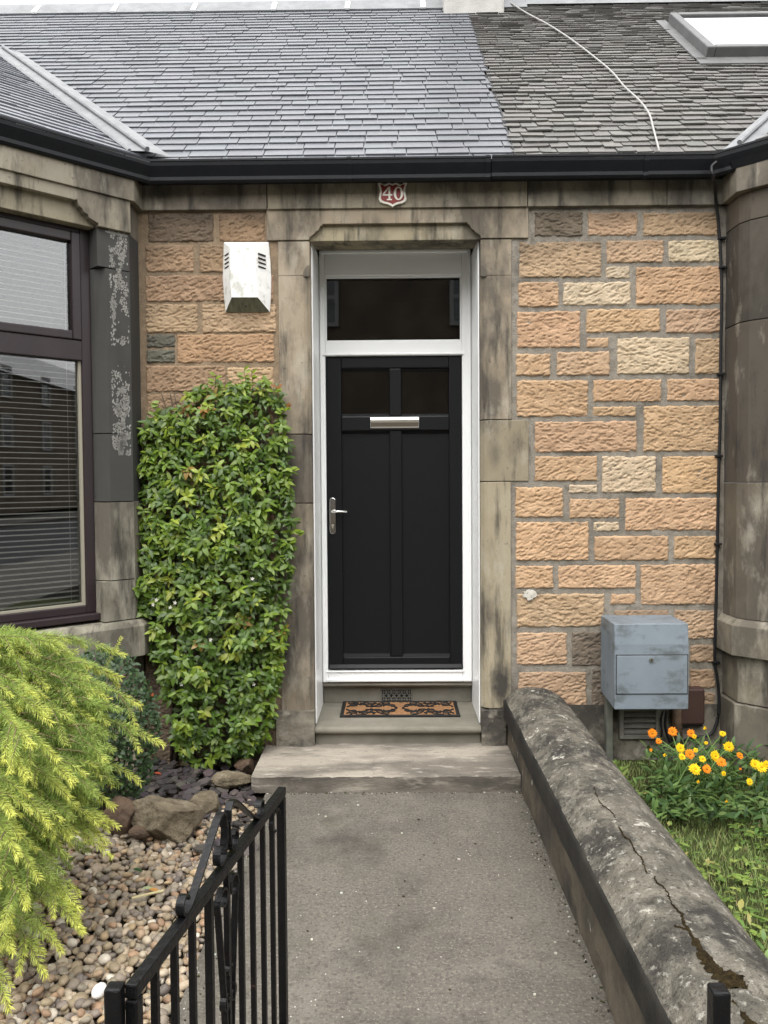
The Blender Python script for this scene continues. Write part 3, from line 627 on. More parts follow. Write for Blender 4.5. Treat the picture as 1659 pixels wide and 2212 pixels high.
# peeled pale paint on the sooty pier
FL = MB()
def flakes(s0, s1, za, zb, n, dens):
    for _ in range(n):
        s = random.gauss((s0+s1)/2+.012, (s1-s0)/2.6); z = random.uniform(za, zb)
        if not (.012 < s < sP-.065): continue
        if fbm(s*42, z*26, 41)*.75+.25*vnoise(s*160, z*110, 7) < dens+.03: continue
        r = random.uniform(.0012, .0065); k = random.randint(5, 8)
        FL.add([bayp(s+r*random.uniform(.4, 1.1)*math.cos(6.283*i/k), z+r*random.uniform(.5, 1.5)*math.sin(6.283*i/k), -.0012) for i in range(k)], [tuple(range(k))], (.5, .49, .46))
flakes(.0, .11, zz(760, 320), zz(520, 320), 2600, .46); flakes(.01, .10, zz(940, 320), zz(800, 320), 1500, .46); flakes(.0, .09, zz(985, 320), zz(940, 320), 1300, .42)
for k in range(30):
    s = .01+k*.004; FL.add([bayp(s+random.uniform(-.002, .002)+dx, zH-.004-random.random()*.006+dz, -.0014) for dx, dz in ((0, 0), (.007, 0), (.006, -.012), (.001, -.01))], [(0, 1, 2, 3)])
tag(FL.build('paint_flakes', mat('old pale paint', (.34, .33, .305), (.25, .245, .225), 40), houseA), kind='stuff')

# bay window
N0 = .088
bw_ = thing('bay_window_frame_anchor', (0, 0, 0), 'x', 'x'); bpy.data.objects.remove(bw_)
mb = MB()
zW1, zW0 = bays(190, 489, N0)[1], bays(205, 1322, N0)[1]
zt1, zt0 = bays(150, 746, N0)[1], bays(165, 772, N0)[1]
sF = .052
def wb(mb, s0, s1, z0, z1, n0, n1): mb.frame_box(BB, US, UN, Z, s0, s1, n0, n1, z0, z1)
wb(mb, sP+.0, sP+sF, zW0, zW1, N0, N0+.07); wb(mb, 1.0, 1.05, zW0, zW1, N0, N0+.07); wb(mb, sP+sF, 1.0, zW1-.045, zW1, N0, N0+.07); wb(mb, sP+sF, 1.0, zW0, zW0+.04, N0, N0+.07)
wb(mb, sP+sF, 1.0, zt0-.015, zt1+.03, N0-.005, N0+.07)
wb(mb, sP-.0, 1.05, zW0-.035, zW0-.001, N0-.05, N0+.05)
bw = mb.build('bay_window', m_brown, houseA, bevel=.004)
mb = MB(); us0 = sP+sF+.001; ut, ub = zW1-.046, zt1+.031
for a, b, c, d in ((us0, us0+.048, ub, ut), (.95, .999, ub, ut), (us0+.048, .95, ut-.05, ut), (us0+.048, .95, ub, ub+.045)): wb(mb, a, b, c, d, N0-.012, N0+.05)
mb.build('sash', m_brown, bw, bevel=.006)
mb = MB(); wb(mb, us0+.04, .96, ub+.03, ut-.04, N0+.02, N0+.024); mb.build('upper_glass', m_glassb, bw)
mb = MB(); lt, lb = zt0-.016, zW0+.041
wb(mb, us0-.01, 1.0, lb-.005, lt, N0+.03, N0+.034); mb.build('lower_glass', m_glassb, bw)
mb = MB()
for a, b, c, d in ((us0, us0+.014, lb, lt), (us0+.014, 1.0, lb, lb+.012)): wb(mb, a, b, c, d, N0+.012, N0+.03)
mb.build('glazing_bead', m_reveal, bw)
mb = MB(); z = zW0+.06
while z < zW1-.05:
    tl = random.uniform(-.001, .001)
    vs = [bayp(s, z+dz+tl*(s*3), n) for n, dz in ((N0+.074, -.0055), (N0+.0755, -.0015), (N0+.088, .0), (N0+.10, .0)) for s in (us0+.005, 1.02)]
    mb.add(vs, [(0, 1, 3, 2), (2, 3, 5, 4), (4, 5, 7, 6)]); z += .0278
for s in (us0+.05, us0+.45): mb.tube([bayp(s, zW0+.05, N0+.072), bayp(s, zW1-.05, N0+.072)], .001, 4)
mb.build('venetian_blind', m_blind, bw)
# interior of the bay room
mb = MB()
rm = [BB+UN*.28+US*.02, BB+UN*.28+US*1.06, Vector((-4.5, -.5, 0)), Vector((-4.5, 3, 0)), Vector((-1.0, 3, 0)), Vector((-1.0, .46, 0))]
for k in (2, 3, 4): mb.add([rm[k]+Z*.1, rm[(k+1) % 6]+Z*.1, rm[(k+1) % 6]+Z*3.1, rm[k]+Z*3.1], [(0, 1, 2, 3)])
mb.add([r+Z*.1 for r in rm], [tuple(range(6))]); mb.add([r+Z*3.1 for r in rm], [tuple(range(6))[::-1]])
mb.add([rm[0]+Z*.1, rm[5]+Z*.1, rm[5]+Z*3.1, rm[0]+Z*3.1], [(0, 1, 2, 3)])
mb.build('room_wall', m_room, houseA)
mb = MB(); fw = [CB, LEFT]; mb.prism(O, X, Y, Z, [(CB.x, CB.y), (LEFT.x, LEFT.y), (LEFT.x, LEFT.y+.3), (CB.x-.12, CB.y+.3)], zSill, zS1, (.3, .27, .22)); mb.build('bay_front', m_dress, houseA)

# neighbour's bay on the right
DA, DB = Vector((1.814, 0, 0)), Vector((1.814, -.21, 0)); DC = DB+Vector((1, -1, 0)).normalized()*1.1; RIGHT = Vector((5, DC.y, 0))
Kd = (.12, .105, .085)
mb = MB(); path = [DA+Vector((0, .04, 0)), DB, DC, RIGHT]
zb1, zb0 = zz(1330, 1600, -.1), zz(1405, 1600, -.1)
js = [zb1, zz(1042, 1600, -.15), zz(700, 1600, -.15), zz(487, 1600, -.15), zS1]
DBc = [DA+Vector((0, .04, 0)), DB+Vector((0, .035, 0)), DB+Vector((.03, -.03, 0)), DC, RIGHT]
for i in range(4): sweep(mb, DBc, [(-.3, js[i]+.002), (0, js[i]+.002), (0, js[i+1]-.002), (-.3, js[i+1]-.002)], ((.15, .13, .1), (.085, .074, .06), (.055, .049, .041), (.105, .09, .07))[i])
mb.build('bay_wall', m_dress, houseB, bevel=.003)
mb = MB(); sweep(mb, path, [(-.3, zb0), (.04, zb0), (.04, zb1-.03), (.005, zb1), (-.3, zb1)], (.25, .225, .175)); mb.build('window_sill', m_dress, houseB, bevel=.003)
mb = MB(); sweep(mb, path, [(-.3, zz(1495, 1600)), (.0, zz(1495, 1600)), (0, zb0-.002), (-.3, zb0-.002)], (.25, .225, .17)); sweep(mb, path, [(-.3, -.1), (.02, -.1), (.02, zz(1497, 1600)), (-.3, zz(1497, 1600))], (.16, .145, .115)); mb.build('bay_base', m_dress, houseB, bevel=.004)
mb = MB(); j1 = at(1441, 420, -.035).x
sweep(mb, [(jx[1]+.002, 0), (j1-.001, 0)], prof(.036, zS1, zS0), (.26, .235, .185)); sweep(mb, [(j1+.001, 0), (1.814, 0)], prof(.035, zS1, zS0), (.19, .18, .15)); sweep(mb, path, prof(.035, zS1, zS0), (.2, .18, .145))
mb.build('string_course', m_dress, houseB, bevel=.003)
# ---------------------------------------------------------------- gutters
GY = -.16; gT, gB = at(850, 339, GY).z, at(850, 386, GY).z
def gprof(g):
    h = gT-gB
    return [(-.13, gB+.045), (-.045, gB+.0), (-.03, gB), (-.022, gB+.012), (-.022, gB+.03), (-.008, gB+h*.55), (0, gB+h*.72), (.002, gT-.012), (.006, gT-.01), (.006, gT), (-.008, gT), (-.02, gT-.03), (-.12, gT-.03)]
gl_ = at(324, 340, GY).x; gr_ = at(1543, 340, GY).x; mid = at(1062, 340, GY).x
gLp = [Vector((gl_, GY))+Vector((-1, -1))*.80, Vector((gl_, GY))]
mb = MB(); sweep(mb, [Vector((-4.7, gLp[0].y)), gLp[0], gLp[1], Vector((mid-.002, GY))], gprof(0)); ga = mb.build('gutter', m_gut, houseA, smooth=False)
mb = MB(); gRp = Vector((gr_, GY))+Vector((1, -1))*.82
sweep(mb, [Vector((mid+.002, GY+.0)), Vector((gr_, GY)), gRp, Vector((5, gRp.y))], [(o+.002, z+.003) for o, z in gprof(0)]); gb_ = mb.build('gutter', m_gut, houseB)
for xx, s in ((at(754, 360, GY).x, 0), (mid-.02, 0), (at(1397, 360, GY).x, 1)):
    mb = MB(); sweep(mb, [(xx-.012, GY), (xx+.012, GY)], [(o+.004, z+(.001 if z > gT-.02 else -.002)) for o, z in gprof(0)]); mb.build('gutter_joint', m_gut, gb_ if s else ga)
# fascia moulding under the gutter
mb = MB(); sweep(mb, [Vector((-4.6, CB.y, 0)), BB+US*1.06, BB+US*.02, (-1.37, -.03), (.75, -.03)], [(0, zS0+.0), (.035, gB+.012), (.05, gB+.05), (-.2, gB+.05), (-.2, zS0)]); mb.build('eaves_board', m_gut, houseA)
mb = MB(); sweep(mb, [(.752, -.03), (1.80, -.03), (1.80, -.2), DC, RIGHT], [(0, zS0+.0), (.035, gB+.012), (.05, gB+.05), (-.2, gB+.05), (-.2, zS0)]); mb.build('eaves_board', m_gut, houseB)

# ---------------------------------------------------------------- roofs
PT = R(40); E0 = Vector((0, GY+.035, gT-.012)); UR = Vector((0, math.cos(PT), math.sin(PT))); NR = Vector((0, -math.sin(PT), math.cos(PT)))
def roofp(x, v, n=0): return E0+X*x+UR*v+NR*n
def roofxy(px, py, n=0.01):
    p = atp(px, py, E0+NR*n, NR); return p.x, (p-E0).dot(UR)
VR = roofxy(700, 10)[1]; VR = roofxy(830, 13)[1]
XR = at(1118, 332, GY).x
def slates(mb, x0, x1, rows, wmin, wmax, base, O_, ux, uv, un, rough=0., clip=None):
    for (v, g) in rows:
        x = x0-random.uniform(0, wmax); lean = 0
        while x < x1:
            wd = random.uniform(wmin, wmax); xa, xb = max(x, x0-.02), min(x+wd-.0055, x1+random.uniform(-.004, .004)); x += wd
            if xb-xa < .03: continue
            if clip and not clip((xa+xb)/2, v): continue
            dv = random.uniform(-1, 1)*(.003+.02*rough); th = random.uniform(.0062, .008)+.006*rough*random.random(); lift = random.uniform(.0, .0022+.003*rough)+rough*.006*random.random()**2
            sk = random.uniform(-1, 1)*rough*.012
            L = g*1.75; c1 = random.uniform(0, .022)*rough; c2 = random.uniform(0, .022)*rough; t = th*1.8
            pl = [(xa, v+dv+c1), (xa+c1*1.4, v+dv), (xb-c2*1.4, v+dv+sk), (xb, v+dv+sk+c2), (xb, v+L), (xa, v+L)]
            k = random.gauss(1, .045+.10*rough); c = tuple(max(.01, q*k*(1+random.uniform(-.02, .02))) for q in base)
            tw = random.uniform(-1, 1)*(.0008+.002*rough)
            def P(a, b, top): 
                f = (b-v)/L; n = t*(1-f)+lift*(1-f)+(tw*(a-xa)/wd)+(.001 if top else -th*(1-.2*f)); return O_+ux*a+uv*b+un*n
            mb.add([P(a, b, 1) for a, b in pl]+[P(a, b, 0) for a, b in pl[:4]]+[P(*pl[5], 0), P(*pl[4], 0)],
                   [(0, 1, 2, 3, 4, 5), (6, 7, 1, 0), (7, 8, 2, 1), (8, 9, 3, 2), (9, 11, 4, 3), (10, 6, 0, 5)], c)
def rowsgen(g0, g1, v1):
    v = -.02; r = []
    while v < v1: g = g0+(g1-g0)*v/v1; r.append((v, g)); v += g
    return r
mb = MB(); slates(mb, -5.6, XR, rowsgen(.1, .094, VR-.1), .15, .235, (.122, .128, .14), E0, X, UR, NR, .06)
mb.sheet([[roofp(-5.6, -.01, -.004), roofp(XR, -.01, -.004)], [roofp(-5.6, VR, -.004), roofp(XR, VR, -.004)]], (.03, .03, .03))
roofA = mb.build('roof', m_slateL, houseA)
mb = MB(); slates(mb, XR+.004, 6.2, rowsgen(.088, .062, VR-.08), .09, .19, (.122, .118, .109), E0, X, UR, NR, .6)
mb.sheet([[roofp(XR, -.01, -.006), roofp(6.2, -.01, -.006)], [roofp(XR, VR, -.006), roofp(6.2, VR, -.006)]], (.03, .03, .03))
roofB = mb.build('roof', m_slateR, houseB)
# back slopes
mb = MB(); mb.sheet([[roofp(-5.6, VR, -.01), roofp(6.2, VR, -.01)], [(-5.6, 6.5, 2.6), (6.2, 6.5, 2.6)]], (.1, .1, .1)); mb.build('rear_slope', m_slateR, houseB)
# dark raised edge of the newer slates
mb = MB(); mb.tube([roofp(XR-.004, v, .010) for v in np.linspace(-.02, VR-.1, 30)], .007, 6, (.03, .03, .03)); mb.build('verge_strip', m_gut, roofA)
# ridge flashing with clips
mb = MB(); mb.prism(O, Y, Z, X, [(roofp(0, VR-.16, .022).y, roofp(0, VR-.16, .022).z), (roofp(0, VR, .03).y, roofp(0, VR, .03).z+.03), (roofp(0, VR).y+.16, roofp(0, VR).z-.08), (roofp(0, VR).y+.15, roofp(0, VR).z-.1), (roofp(0, VR).y, roofp(0, VR).z), (roofp(0, VR-.16, .015).y, roofp(0, VR-.16, .015).z)], -5.6, XR+.5)
rf = mb.build('ridge_flashing', m_lead, roofA)
mb = MB()
for px in (100, 262, 428, 596, 752, 913):
    mb = MB(); q = roofxy(px, 14)[0]; mb.prism(O, UR, NR, X, [((E0).dot(UR)+VR-.17, E0.dot(NR)+.02), ((E0).dot(UR)+VR-.17, E0.dot(NR)+.034), (E0.dot(UR)+VR, E0.dot(NR)+.05), (E0.dot(UR)+VR, E0.dot(NR)+.03)], q-.02, q+.02); mb.build('ridge_clip', m_pvc, roofA)
mb = MB(); pr = [(roofp(0, VR-.1, .03).y, roofp(0, VR-.1, .03).z), (roofp(0, VR, .05).y, roofp(0, VR, .05).z+.01), (roofp(0, VR).y+.16, roofp(0, VR).z-.08), (roofp(0, VR).y, roofp(0, VR).z)]
mb.prism(O, Y, Z, X, pr, XR+.5, 6.2); mb.build('ridge_flashing', m_lead, roofB)
# chimney foot on the party ridge
cx0, cx1 = roofxy(954, 10)[0], roofxy(1081, 10)[0]; vb = roofxy(1015, 30)[1]
yb, zb = roofp(0, vb).y, roofp(0, vb).z
mb = MB(); mb.box(cx0, cx1, yb, yb+.55, zb-.4, zb+1.3); mb.box(cx0-.03, cx1+.03, yb-.03, yb+.58, zb+1.3, zb+1.4)
chim = mb.build('chimney', m_render, roofB, bevel=.02)
mb = MB(); mb.tube([((cx0+cx1)/2, yb+.25, zb+1.4), ((cx0+cx1)/2, yb+.25, zb+1.75)], .11, 14); mb.build('chimney_pot', mat('clay pot', (.3, .16, .09), (.24, .13, .08), 8), roofB, smooth=False)
# bay roofs: canted facet (pitch 32) and front facet
def bayroof(Cn, ua, un_in, L, parent, base, rough, mslate, front_x, sgn):
    p2 = math.atan(.623); O2 = Vector((Cn.x, Cn.y, gT-.014)); uv = un_in*math.cos(p2)+Z*math.sin(p2); nn = -un_in*math.sin(p2)+Z*math.cos(p2)
    mb = MB(); v1 = 3.0; t22 = math.tan(R(22.5))*math.cos(p2)
    slates(mb, -2.6, L, rowsgen(.105, .1, v1), .13, .22, base, O2, ua, uv, nn, rough, clip=lambda x, v: x < L-v*t22+.02)
    mb.sheet([[O2+ua*-2.6, O2+ua*L], [O2+ua*-2.6+uv*v1, O2+ua*(L-v1*t22)+uv*v1]], (.03, .03, .03))
    C2 = O2+ua*L; uf = Vector((0, 1, 0))*math.cos(p2)+Z*math.sin(p2); P2 = Vector((front_x, C2.y, C2.z))
    fx = Vector((sgn, 0, 0)); slates(mb, 0, abs(front_x-C2.x), rowsgen(.105, .1, v1), .13, .22, base, C2, fx, uf, -Y*math.sin(p2)+Z*math.cos(p2), rough, clip=lambda x, v: x > v*t22)
    mb.sheet([[C2-Z*.012, P2-Z*.012], [C2+ua*(-v1*t22)+uv*v1, P2+uf*v1]], base)
    return mb.build('bay_roof', mslate, parent)
bayroof(Vector((gl_, GY+.03, 0)), US, UN, 1.2, houseA, (.16, .167, .185), .1, m_slateL, -4.6, -1)
bayroof(Vector((gr_+.10, GY+.03, 0)), Vector((1, -1, 0)).normalized(), Vector((1, 1, 0)).normalized(), 1.2, houseB, (.15, .143, .13), .6, m_slateR, 5, 1)
# lead in the valleys
def valley(x0, y0, s, name, parent, L=2.6, wd=.17):
    a = Vector((x0, y0, gT+.004)); d = Vector((s*.907, 1, 1*math.tan(PT))); 
    n1 = NR; mb = MB(); pa = []; pb = []; pc = []
    side1 = Vector((-s*1, .0, 0)).normalized()
    side2 = (Vector((s, -1.0, 0)).normalized()); side2.z = -.0
    for k in range(14):
        p = a+d*(L*k/13*.65)
        n = NR*.025; wv = .0+random.uniform(-.003, .003)
        pa.append(p+side1*(wd*.75)+n); pb.append(p+n*1.0+Z*.03); pc.append(p+Vector((s*.10, -.0, 0))+Z*.06)
    mb.sheet([pa, pb]); mb.sheet([pb, pc]); mb.tube([p+Z*.012 for p in pb], .013, 8); mb.tube(pc, .012, 6)
    return mb.build(name, m_lead, parent, smooth=False)
valley(gl_-.02, GY+.04, -1, 'valley_flashing', roofA); valley(gr_+.14, GY+.04, 1, 'valley_flashing', roofB, 2.6, .12)
# skylight
a = roofxy(1452, 60); b = roofxy(1522, 128)
sx0, sx1, sv0, sv1 = (a[0]+b[0])/2, (a[0]+b[0])/2+1.15, b[1], roofxy(1560, 50)[1]
skl = thing('tmp', roofp(sx0, sv0), 'tmp', 'tmp'); bpy.data.objects.remove(skl)
mb = MB(); fw_ = .06
for q in ((sx0, sx0+fw_, sv0, sv1), (sx1-fw_, sx1, sv0, sv1), (sx0+fw_, sx1-fw_, sv0, sv0+fw_*1.1), (sx0+fw_, sx1-fw_, sv1-fw_*1.1, sv1)): mb.frame_box(E0, X, UR, NR, q[0], q[1], q[2], q[3], .0, .09)
skf = mb.build('skylight', m_grey, houseB, bevel=.008)
mb = MB()
for q in ((sx0-.08, sx0-.002, sv0-.06, sv1+.06), (sx1+.002, sx1+.08, sv0-.06, sv1+.06), (sx0-.08, sx1+.08, sv0-.16, sv0-.002)): mb.frame_box(E0, X, UR, NR, q[0], q[1], q[2], q[3], .012, .024)
mb.build('flashing', m_grey, skf)
mb = MB(); mb.frame_box(E0, X, UR, NR, sx0+fw_-.01, sx1-fw_+.01, sv0+fw_, sv1-fw_, .068, .074); mb.build('glass', m_skyl, skf)
# pale cable down the old roof
pts = [(540, 8), (620, 58), (700, 100), (780, 150), (850, 200), (920, 255), (985, 310), (1040, 375), (1100, 430), (1145, 490), (1165, 560), (1190, 655)]
rc = []
for x, y in pts:
    q = roofxy((960+x/1.728)/1.1574, (y/1.728)/1.1574, .035); rc.append(roofp(q[0], q[1], .035))
mb = MB(); mb.tube(smooth_pts(rc, 4), .0055, 8); tag(mb.build('roof_cable', m_wcable, None, smooth=True, origin=rc[-1]), 'pale cable snaking down the old slates to the gutter', 'cable')
# black cable down the corner by the right-hand bay
cp = [(1548, 350, -.19), (1537, 362, -.19), (1541, 385, -.19), (1546, 430, -.055), (1552, 480, -.02), (1557, 560, -.02), (1559, 650, -.02), (1557, 760, -.02), (1556, 900, -.02), (1553, 1000, -.02), (1550, 1150, -.02), (1547, 1300, -.02), (1544, 1420, -.02), (1549, 1460, -.025), (1553, 1500, -.03), (1551, 1550, -.04), (1538, 1583, -.05), (1515, 1592, -.05), (1495, 1592, -.04), (1470, 1605, -.03)]
cpts = [at(*c) for c in cp]
wc = thing('wall_cable', cpts[7], 'black cable clipped down the corner beside the right-hand bay', 'cable')
mb = MB(); mb.tube(smooth_pts(cpts), .0085, 8); mb.build('cable', m_cable, wc, smooth=True)
for px, py in ((1558, 515), (1559, 578), (1556, 808), (1551, 985), (1549, 1175), (1545, 1430)):
    p = at(px, py, -.02); mb = MB(); mb.box(p.x-.016, p.x+.022, -.036, .0, p.z-.006, p.z+.006); mb.build('clip', m_cable, wc, bevel=.002)

# ---------------------------------------------------------------- things on the wall
# alarm box
def ra(x, y, yy): return at(259.2+x/4, 380.2+y/4, yy)
ab_ = thing('alarm_box', ra(1095, 880, -.01), 'white plastic burglar alarm bell box on the wall left of the door', 'alarm box')
outl = [(898, 572), (1285, 572), (1297, 700), (1308, 880), (1305, 1040), (1296, 1172), (912, 1175), (898, 1040), (889, 880), (893, 700)]
inn = [(950, 612), (1160, 612), (1170, 700), (1176, 880), (1184, 980), (1190, 1048), (965, 1048), (958, 980), (953, 880), (951, 700)]
mb = MB(); n = len(outl); va = [ra(*p, -.005) for p in outl]; vb_ = [ra(*p, -.022) for p in outl]; vc = [ra(p[0], p[1], -.085) for p in inn]
fs = [(i, (i+1) % n, n+(i+1) % n, n+i) for i in range(n)]+[(n+i, n+(i+1) % n, 2*n+(i+1) % n, 2*n+i) for i in range(n)]+[tuple(range(2*n, 3*n))]
lens = fs.pop(n+5)
mb.add(va+vb_+vc, [f[::-1] for f in fs]); mb.build('cover', m_alarm, ab_, bevel=.003)
mb = MB(); mb.add([ra(1296, 1172, -.021), ra(912, 1175, -.021), ra(965, 1048, -.084), ra(1190, 1048, -.084)], [(3, 2, 1, 0)]); mb.build('lens', m_alarmd, ab_)
for k in range(4):
    for (xa, ya, xb, yb2) in ((908, 690+36*k, 940, 668+36*k), (1195, 668+37*k, 1258, 692+36*k)):
        def surf(x): f = (x-895)/58 if x < 1000 else (1302-x)/128; return -.022-.063*max(0, min(1, f))-.002
        p, q = ra(xa, ya, surf(xa)), ra(xb, yb2, surf(xb)); mb = MB(); mb.tube([p, q], .0042, 6); mb.build('sounder_slot', m_dark, ab_)
p = ra(1090, 1125, -.05); mb = MB(); mb.tube([p, p+Vector((0, -.006, -.002))], .006, 8); mb.build('screw', m_dark, ab_)
# number plate
sc_ = at(848, 421, -.04); hw, hh = 31/391.5, 25/391.5
sg = thing('number_plate', sc_, 'maroon shield-shaped house number plate reading 40 above the door', 'sign')
half = [(0, .86), (.25, .98), (.5, .82), (.62, .80), (.78, .95), (1, .98), (.90, .62), (.86, .3), (.9, -.1), (.95, -.38), (.86, -.62), (.62, -.76), (.35, -.82), (.14, -.94), (0, -1.06)]
full = half+[(-a, b) for a, b in half[1:-1]][::-1]
def shield(mb, k, y0, y1): mb.prism(sc_, X, Z, Y, [(a*hw*k, b*hh*(k if k == 1 else k-.04)) for a, b in full], y0, y1)
mb = MB(); shield(mb, 1, -.012, .004); mb.build('border', m_signw, sg, bevel=.002)
mb = MB(); shield(mb, .84, -.015, -.011); mb.build('plate', m_sign, sg)
mb = MB(); dz = hh
def dig(poly, cx): mb.prism(sc_+X*cx, X, Z, Y, [(a*dz, b*dz) for a, b in poly], -.0175, -.0145)
def bar(a, b, w2):
    (x0, y0), (x1, y1) = a, b; L = math.hypot(x1-x0, y1-y0); nx_, ny_ = -(y1-y0)/L*w2, (x1-x0)/L*w2
    return [(x0+nx_, y0+ny_), (x0-nx_, y0-ny_), (x1-nx_, y1-ny_), (x1+nx_, y1+ny_)]
c4 = -hw*.36
dig([(.1, .60), (.26, .60), (.26, -.42), (.1, -.42)], c4); dig(bar((.12, .54), (-.36, -.06), .055), c4); dig([(-.40, -.14), (-.40, -.02), (.099, -.02), (.099, -.14)], c4); dig([(.261, -.14), (.261, -.02), (.42, -.02), (.42, -.14)], c4)
dig([(-.04, -.52), (.40, -.52), (.40, -.421), (-.04, -.421)], c4)
no = 24; c0 = hw*.40; og_ = []; ig_ = []
for k in range(no):
    q = 2*math.pi*k/no; og_.append((.40*math.cos(q), .04+.56*math.sin(q))); ig_.append((.20*math.cos(q), .04+.46*math.sin(q)))
for k in range(no):
    j = (k+1) % no; dig([og_[k], og_[j], ig_[j], ig_[k]], c0)
mb.build('numeral', m_signw, sg)

# meter box
bx0 = at(1297, 1430, -.005).x; D2 = -.297
fx_ = [at(1328, 1400, D2).x, at(1488, 1440, D2).x]; mz1 = at(1400, 1328, -.005).z; mz0 = at(1400, 1533, D2).z
mz1f = at(1400, 1348, D2).z
X0, X1 = (bx0+fx_[0])/2, fx_[1]
mx = thing('meter_box', ((X0+X1)/2, -.15, mz0), 'weathered grey metal meter cabinet with small lock on the wall right of the door', 'meter box')
mb = MB(); zb_ = at(1400, 1392, D2).z
mb.prism(O, Y, Z, X, [(-.001, mz0+.025), (D2, mz0), (D2, zb_), (D2+.012, mz1f), (-.001, mz1)], X0, X1); mb.build('cabinet', m_meter, mx, bevel=.005)
dr = rect(1328, 1416, 1484, 1498, D2); mb = MB(); mb.box(X0+.010, dr[1], D2-.006, D2+.004, dr[2], dr[3]); dd = mb.build('door', m_meter, mx, bevel=.002)
mb = MB(); ring(mb, X0+.006, dr[1]+.004, dr[2]-.004, dr[3]+.005, .0038, D2-.0025, D2+.002); mb.build('door_gap', m_dark, mx)
p = at(1406, 1425, D2); mb = MB(); mb.tube([(p.x, D2-.004, p.z), (p.x, D2-.013, p.z)], .011, 14); mb.build('lock', m_zinc, dd)
mb = MB(); mb.tube([(p.x, D2-.012, p.z), (p.x, D2-.0145, p.z)], .006, 12); mb.build('keyhole', m_dark, dd)
pp = at(1313, 1600, -.05)
mb = MB(); mb.box(pp.x-.018, pp.x+.018, -.09, -.04, -.05, mz0+.004); mb.build('support_post', m_zinc, mx, bevel=.003)
# louvred vent under the meter box
vr = rect(1336, 1540, 1423, 1594, -.03); vt = thing('wall_vent', ((vr[0]+vr[1])/2, -.02, vr[2]), 'grey louvred wall vent below the meter cabinet', 'vent')
mb = MB(); ring(mb, vr[0], vr[1], vr[2], vr[3]+.05, .024, -.055, -.01); mb.box(vr[0]+.02, vr[1]-.02, -.022, -.012, vr[2]+.02, vr[3]+.03); mb.build('frame', m_grille, vt, bevel=.003)
mb = MB(); z = vr[2]+.03
while z < vr[3]+.02:
    mb.prism(O, Y, Z, X, [(-.022, z+.024), (-.022, z+.018), (-.05, z), (-.05, z+.006)], vr[0]+.024, vr[1]-.024); z += .031
mb.build('louvre', m_grille, vt)
# terracotta pipe + brown box
bb_ = rect(1472, 1487, 1523, 1566, -.07)
bxo = thing('junction_box', ((bb_[0]+bb_[1])/2, -.03, bb_[2]), 'small brown plastic box low on the wall, half hidden behind the meter cabinet', 'junction box')
mb = MB(); mb.box(bb_[0]-.02, bb_[1], -.075, .0, bb_[2], bb_[3]); mb.build('lid', m_brownbox, bxo, bevel=.012)
mb = MB(); mb.box(bb_[0]-.012, bb_[1]-.008, -.06, .0, bb_[2]-.012, bb_[2]-.001); mb.build('base', m_cable, bxo)
p = at(1462, 1570, -.05); mb = MB(); mb.tube([(p.x, -.05, .08), (p.x, -.05, .42)], .03, 14); 
tag(mb.build('wall_pipe', m_rockb, None, smooth=True, origin=(p.x, -.05, .08)), 'short rusty brown pipe running into the underside of the meter cabinet', 'pipe')
mb = MB(); mb.tube(smooth_pts([at(1433, 1535, -.06), at(1428, 1555, -.06), at(1430, 1580, -.07), at(1428, 1600, -.06)]), .006, 6); mb.tube(smooth_pts([at(1440, 1535, -.06), at(1437, 1570, -.06), at(1450, 1605, -.05), at(1474, 1604, -.04)]), .008, 6)
tag(mb.build('meter_cable', m_cable, None, smooth=True, origin=at(1433, 1560, -.06)), 'thin black cables dropping from the meter cabinet beside the louvred vent', 'cable')

# ---------------------------------------------------------------- boundary wall
bwl = thing('boundary_wall', (.78, -1.7, 0), 'low stone garden wall with lichened, cracked rounded coping between path and lawn', 'wall')
yE, yS = -3.5, -.035
ys_ = np.linspace(yE, yS, 320)
prof_ = [(.603, .238), (.601, .30), (.602, .338), (.612, .352), (.64, .376), (.672, .398), (.715, .411), (.76, .414), (.81, .410), (.85, .398), (.89, .377), (.925, .35), (.95, .322), (.955, .28), (.955, .238)]
pd = []
for i in range(len(prof_)-1):
    for k in range(3): t = k/3; pd.append((prof_[i][0]*(1-t)+prof_[i+1][0]*t, prof_[i][1]*(1-t)+prof_[i+1][1]*t))
pd.append(prof_[-1])
joints = [-.95, -1.95, -2.75]
def copz(x, z, y):
    top = max(0, min(1, (z-.335)/.03)); k = .018*(float(fbm(x*8, y*5, 3))-.5)+.014*(float(vnoise(x*26, y*20, 8))-.5)+.006*(float(vnoise(x*60, y*55, 18))-.5)
    sc2 = .011*float(vnoise(x*5, y*3.1, 12)**2); 
    for j in joints:
        k -= .010*math.exp(-((y-j)/.008)**2)
    return z+top*(k-sc2)
mb = MB(); NS = 9
P = [[(x+(0 if 0 < i < len(pd)-1 else 0)+.004*(float(vnoise(y*8, i*.3, 21))-.5), float(y), copz(x, z, float(y))) for i, (x, z) in enumerate(pd)] for y in ys_]
mb.sheet([r[NS-1:] for r in P], flip=True); mb.add([*P[0]], [tuple(range(len(pd)))]); mb.add([*P[-1]], [tuple(range(len(pd)))[::-1]])
mb.build('coping', m_cope, bwl, smooth=True)
mb = MB(); mb.sheet([r[:NS] for r in P], flip=True); mb.sheet([[(.603, float(y), .238), (.955, float(y), .238)] for y in ys_[::20]]); mb.build('coping_edge', m_copeside, bwl, smooth=True)
mb = MB()
def side(x, s): 
    return [[(x+s*.022*(float(fbm(y*5, z*7, 51))-.5), float(y), float(z)) for z in np.linspace(-.08, .24, 14)] for y in np.linspace(yE, yS+.03, 140)]
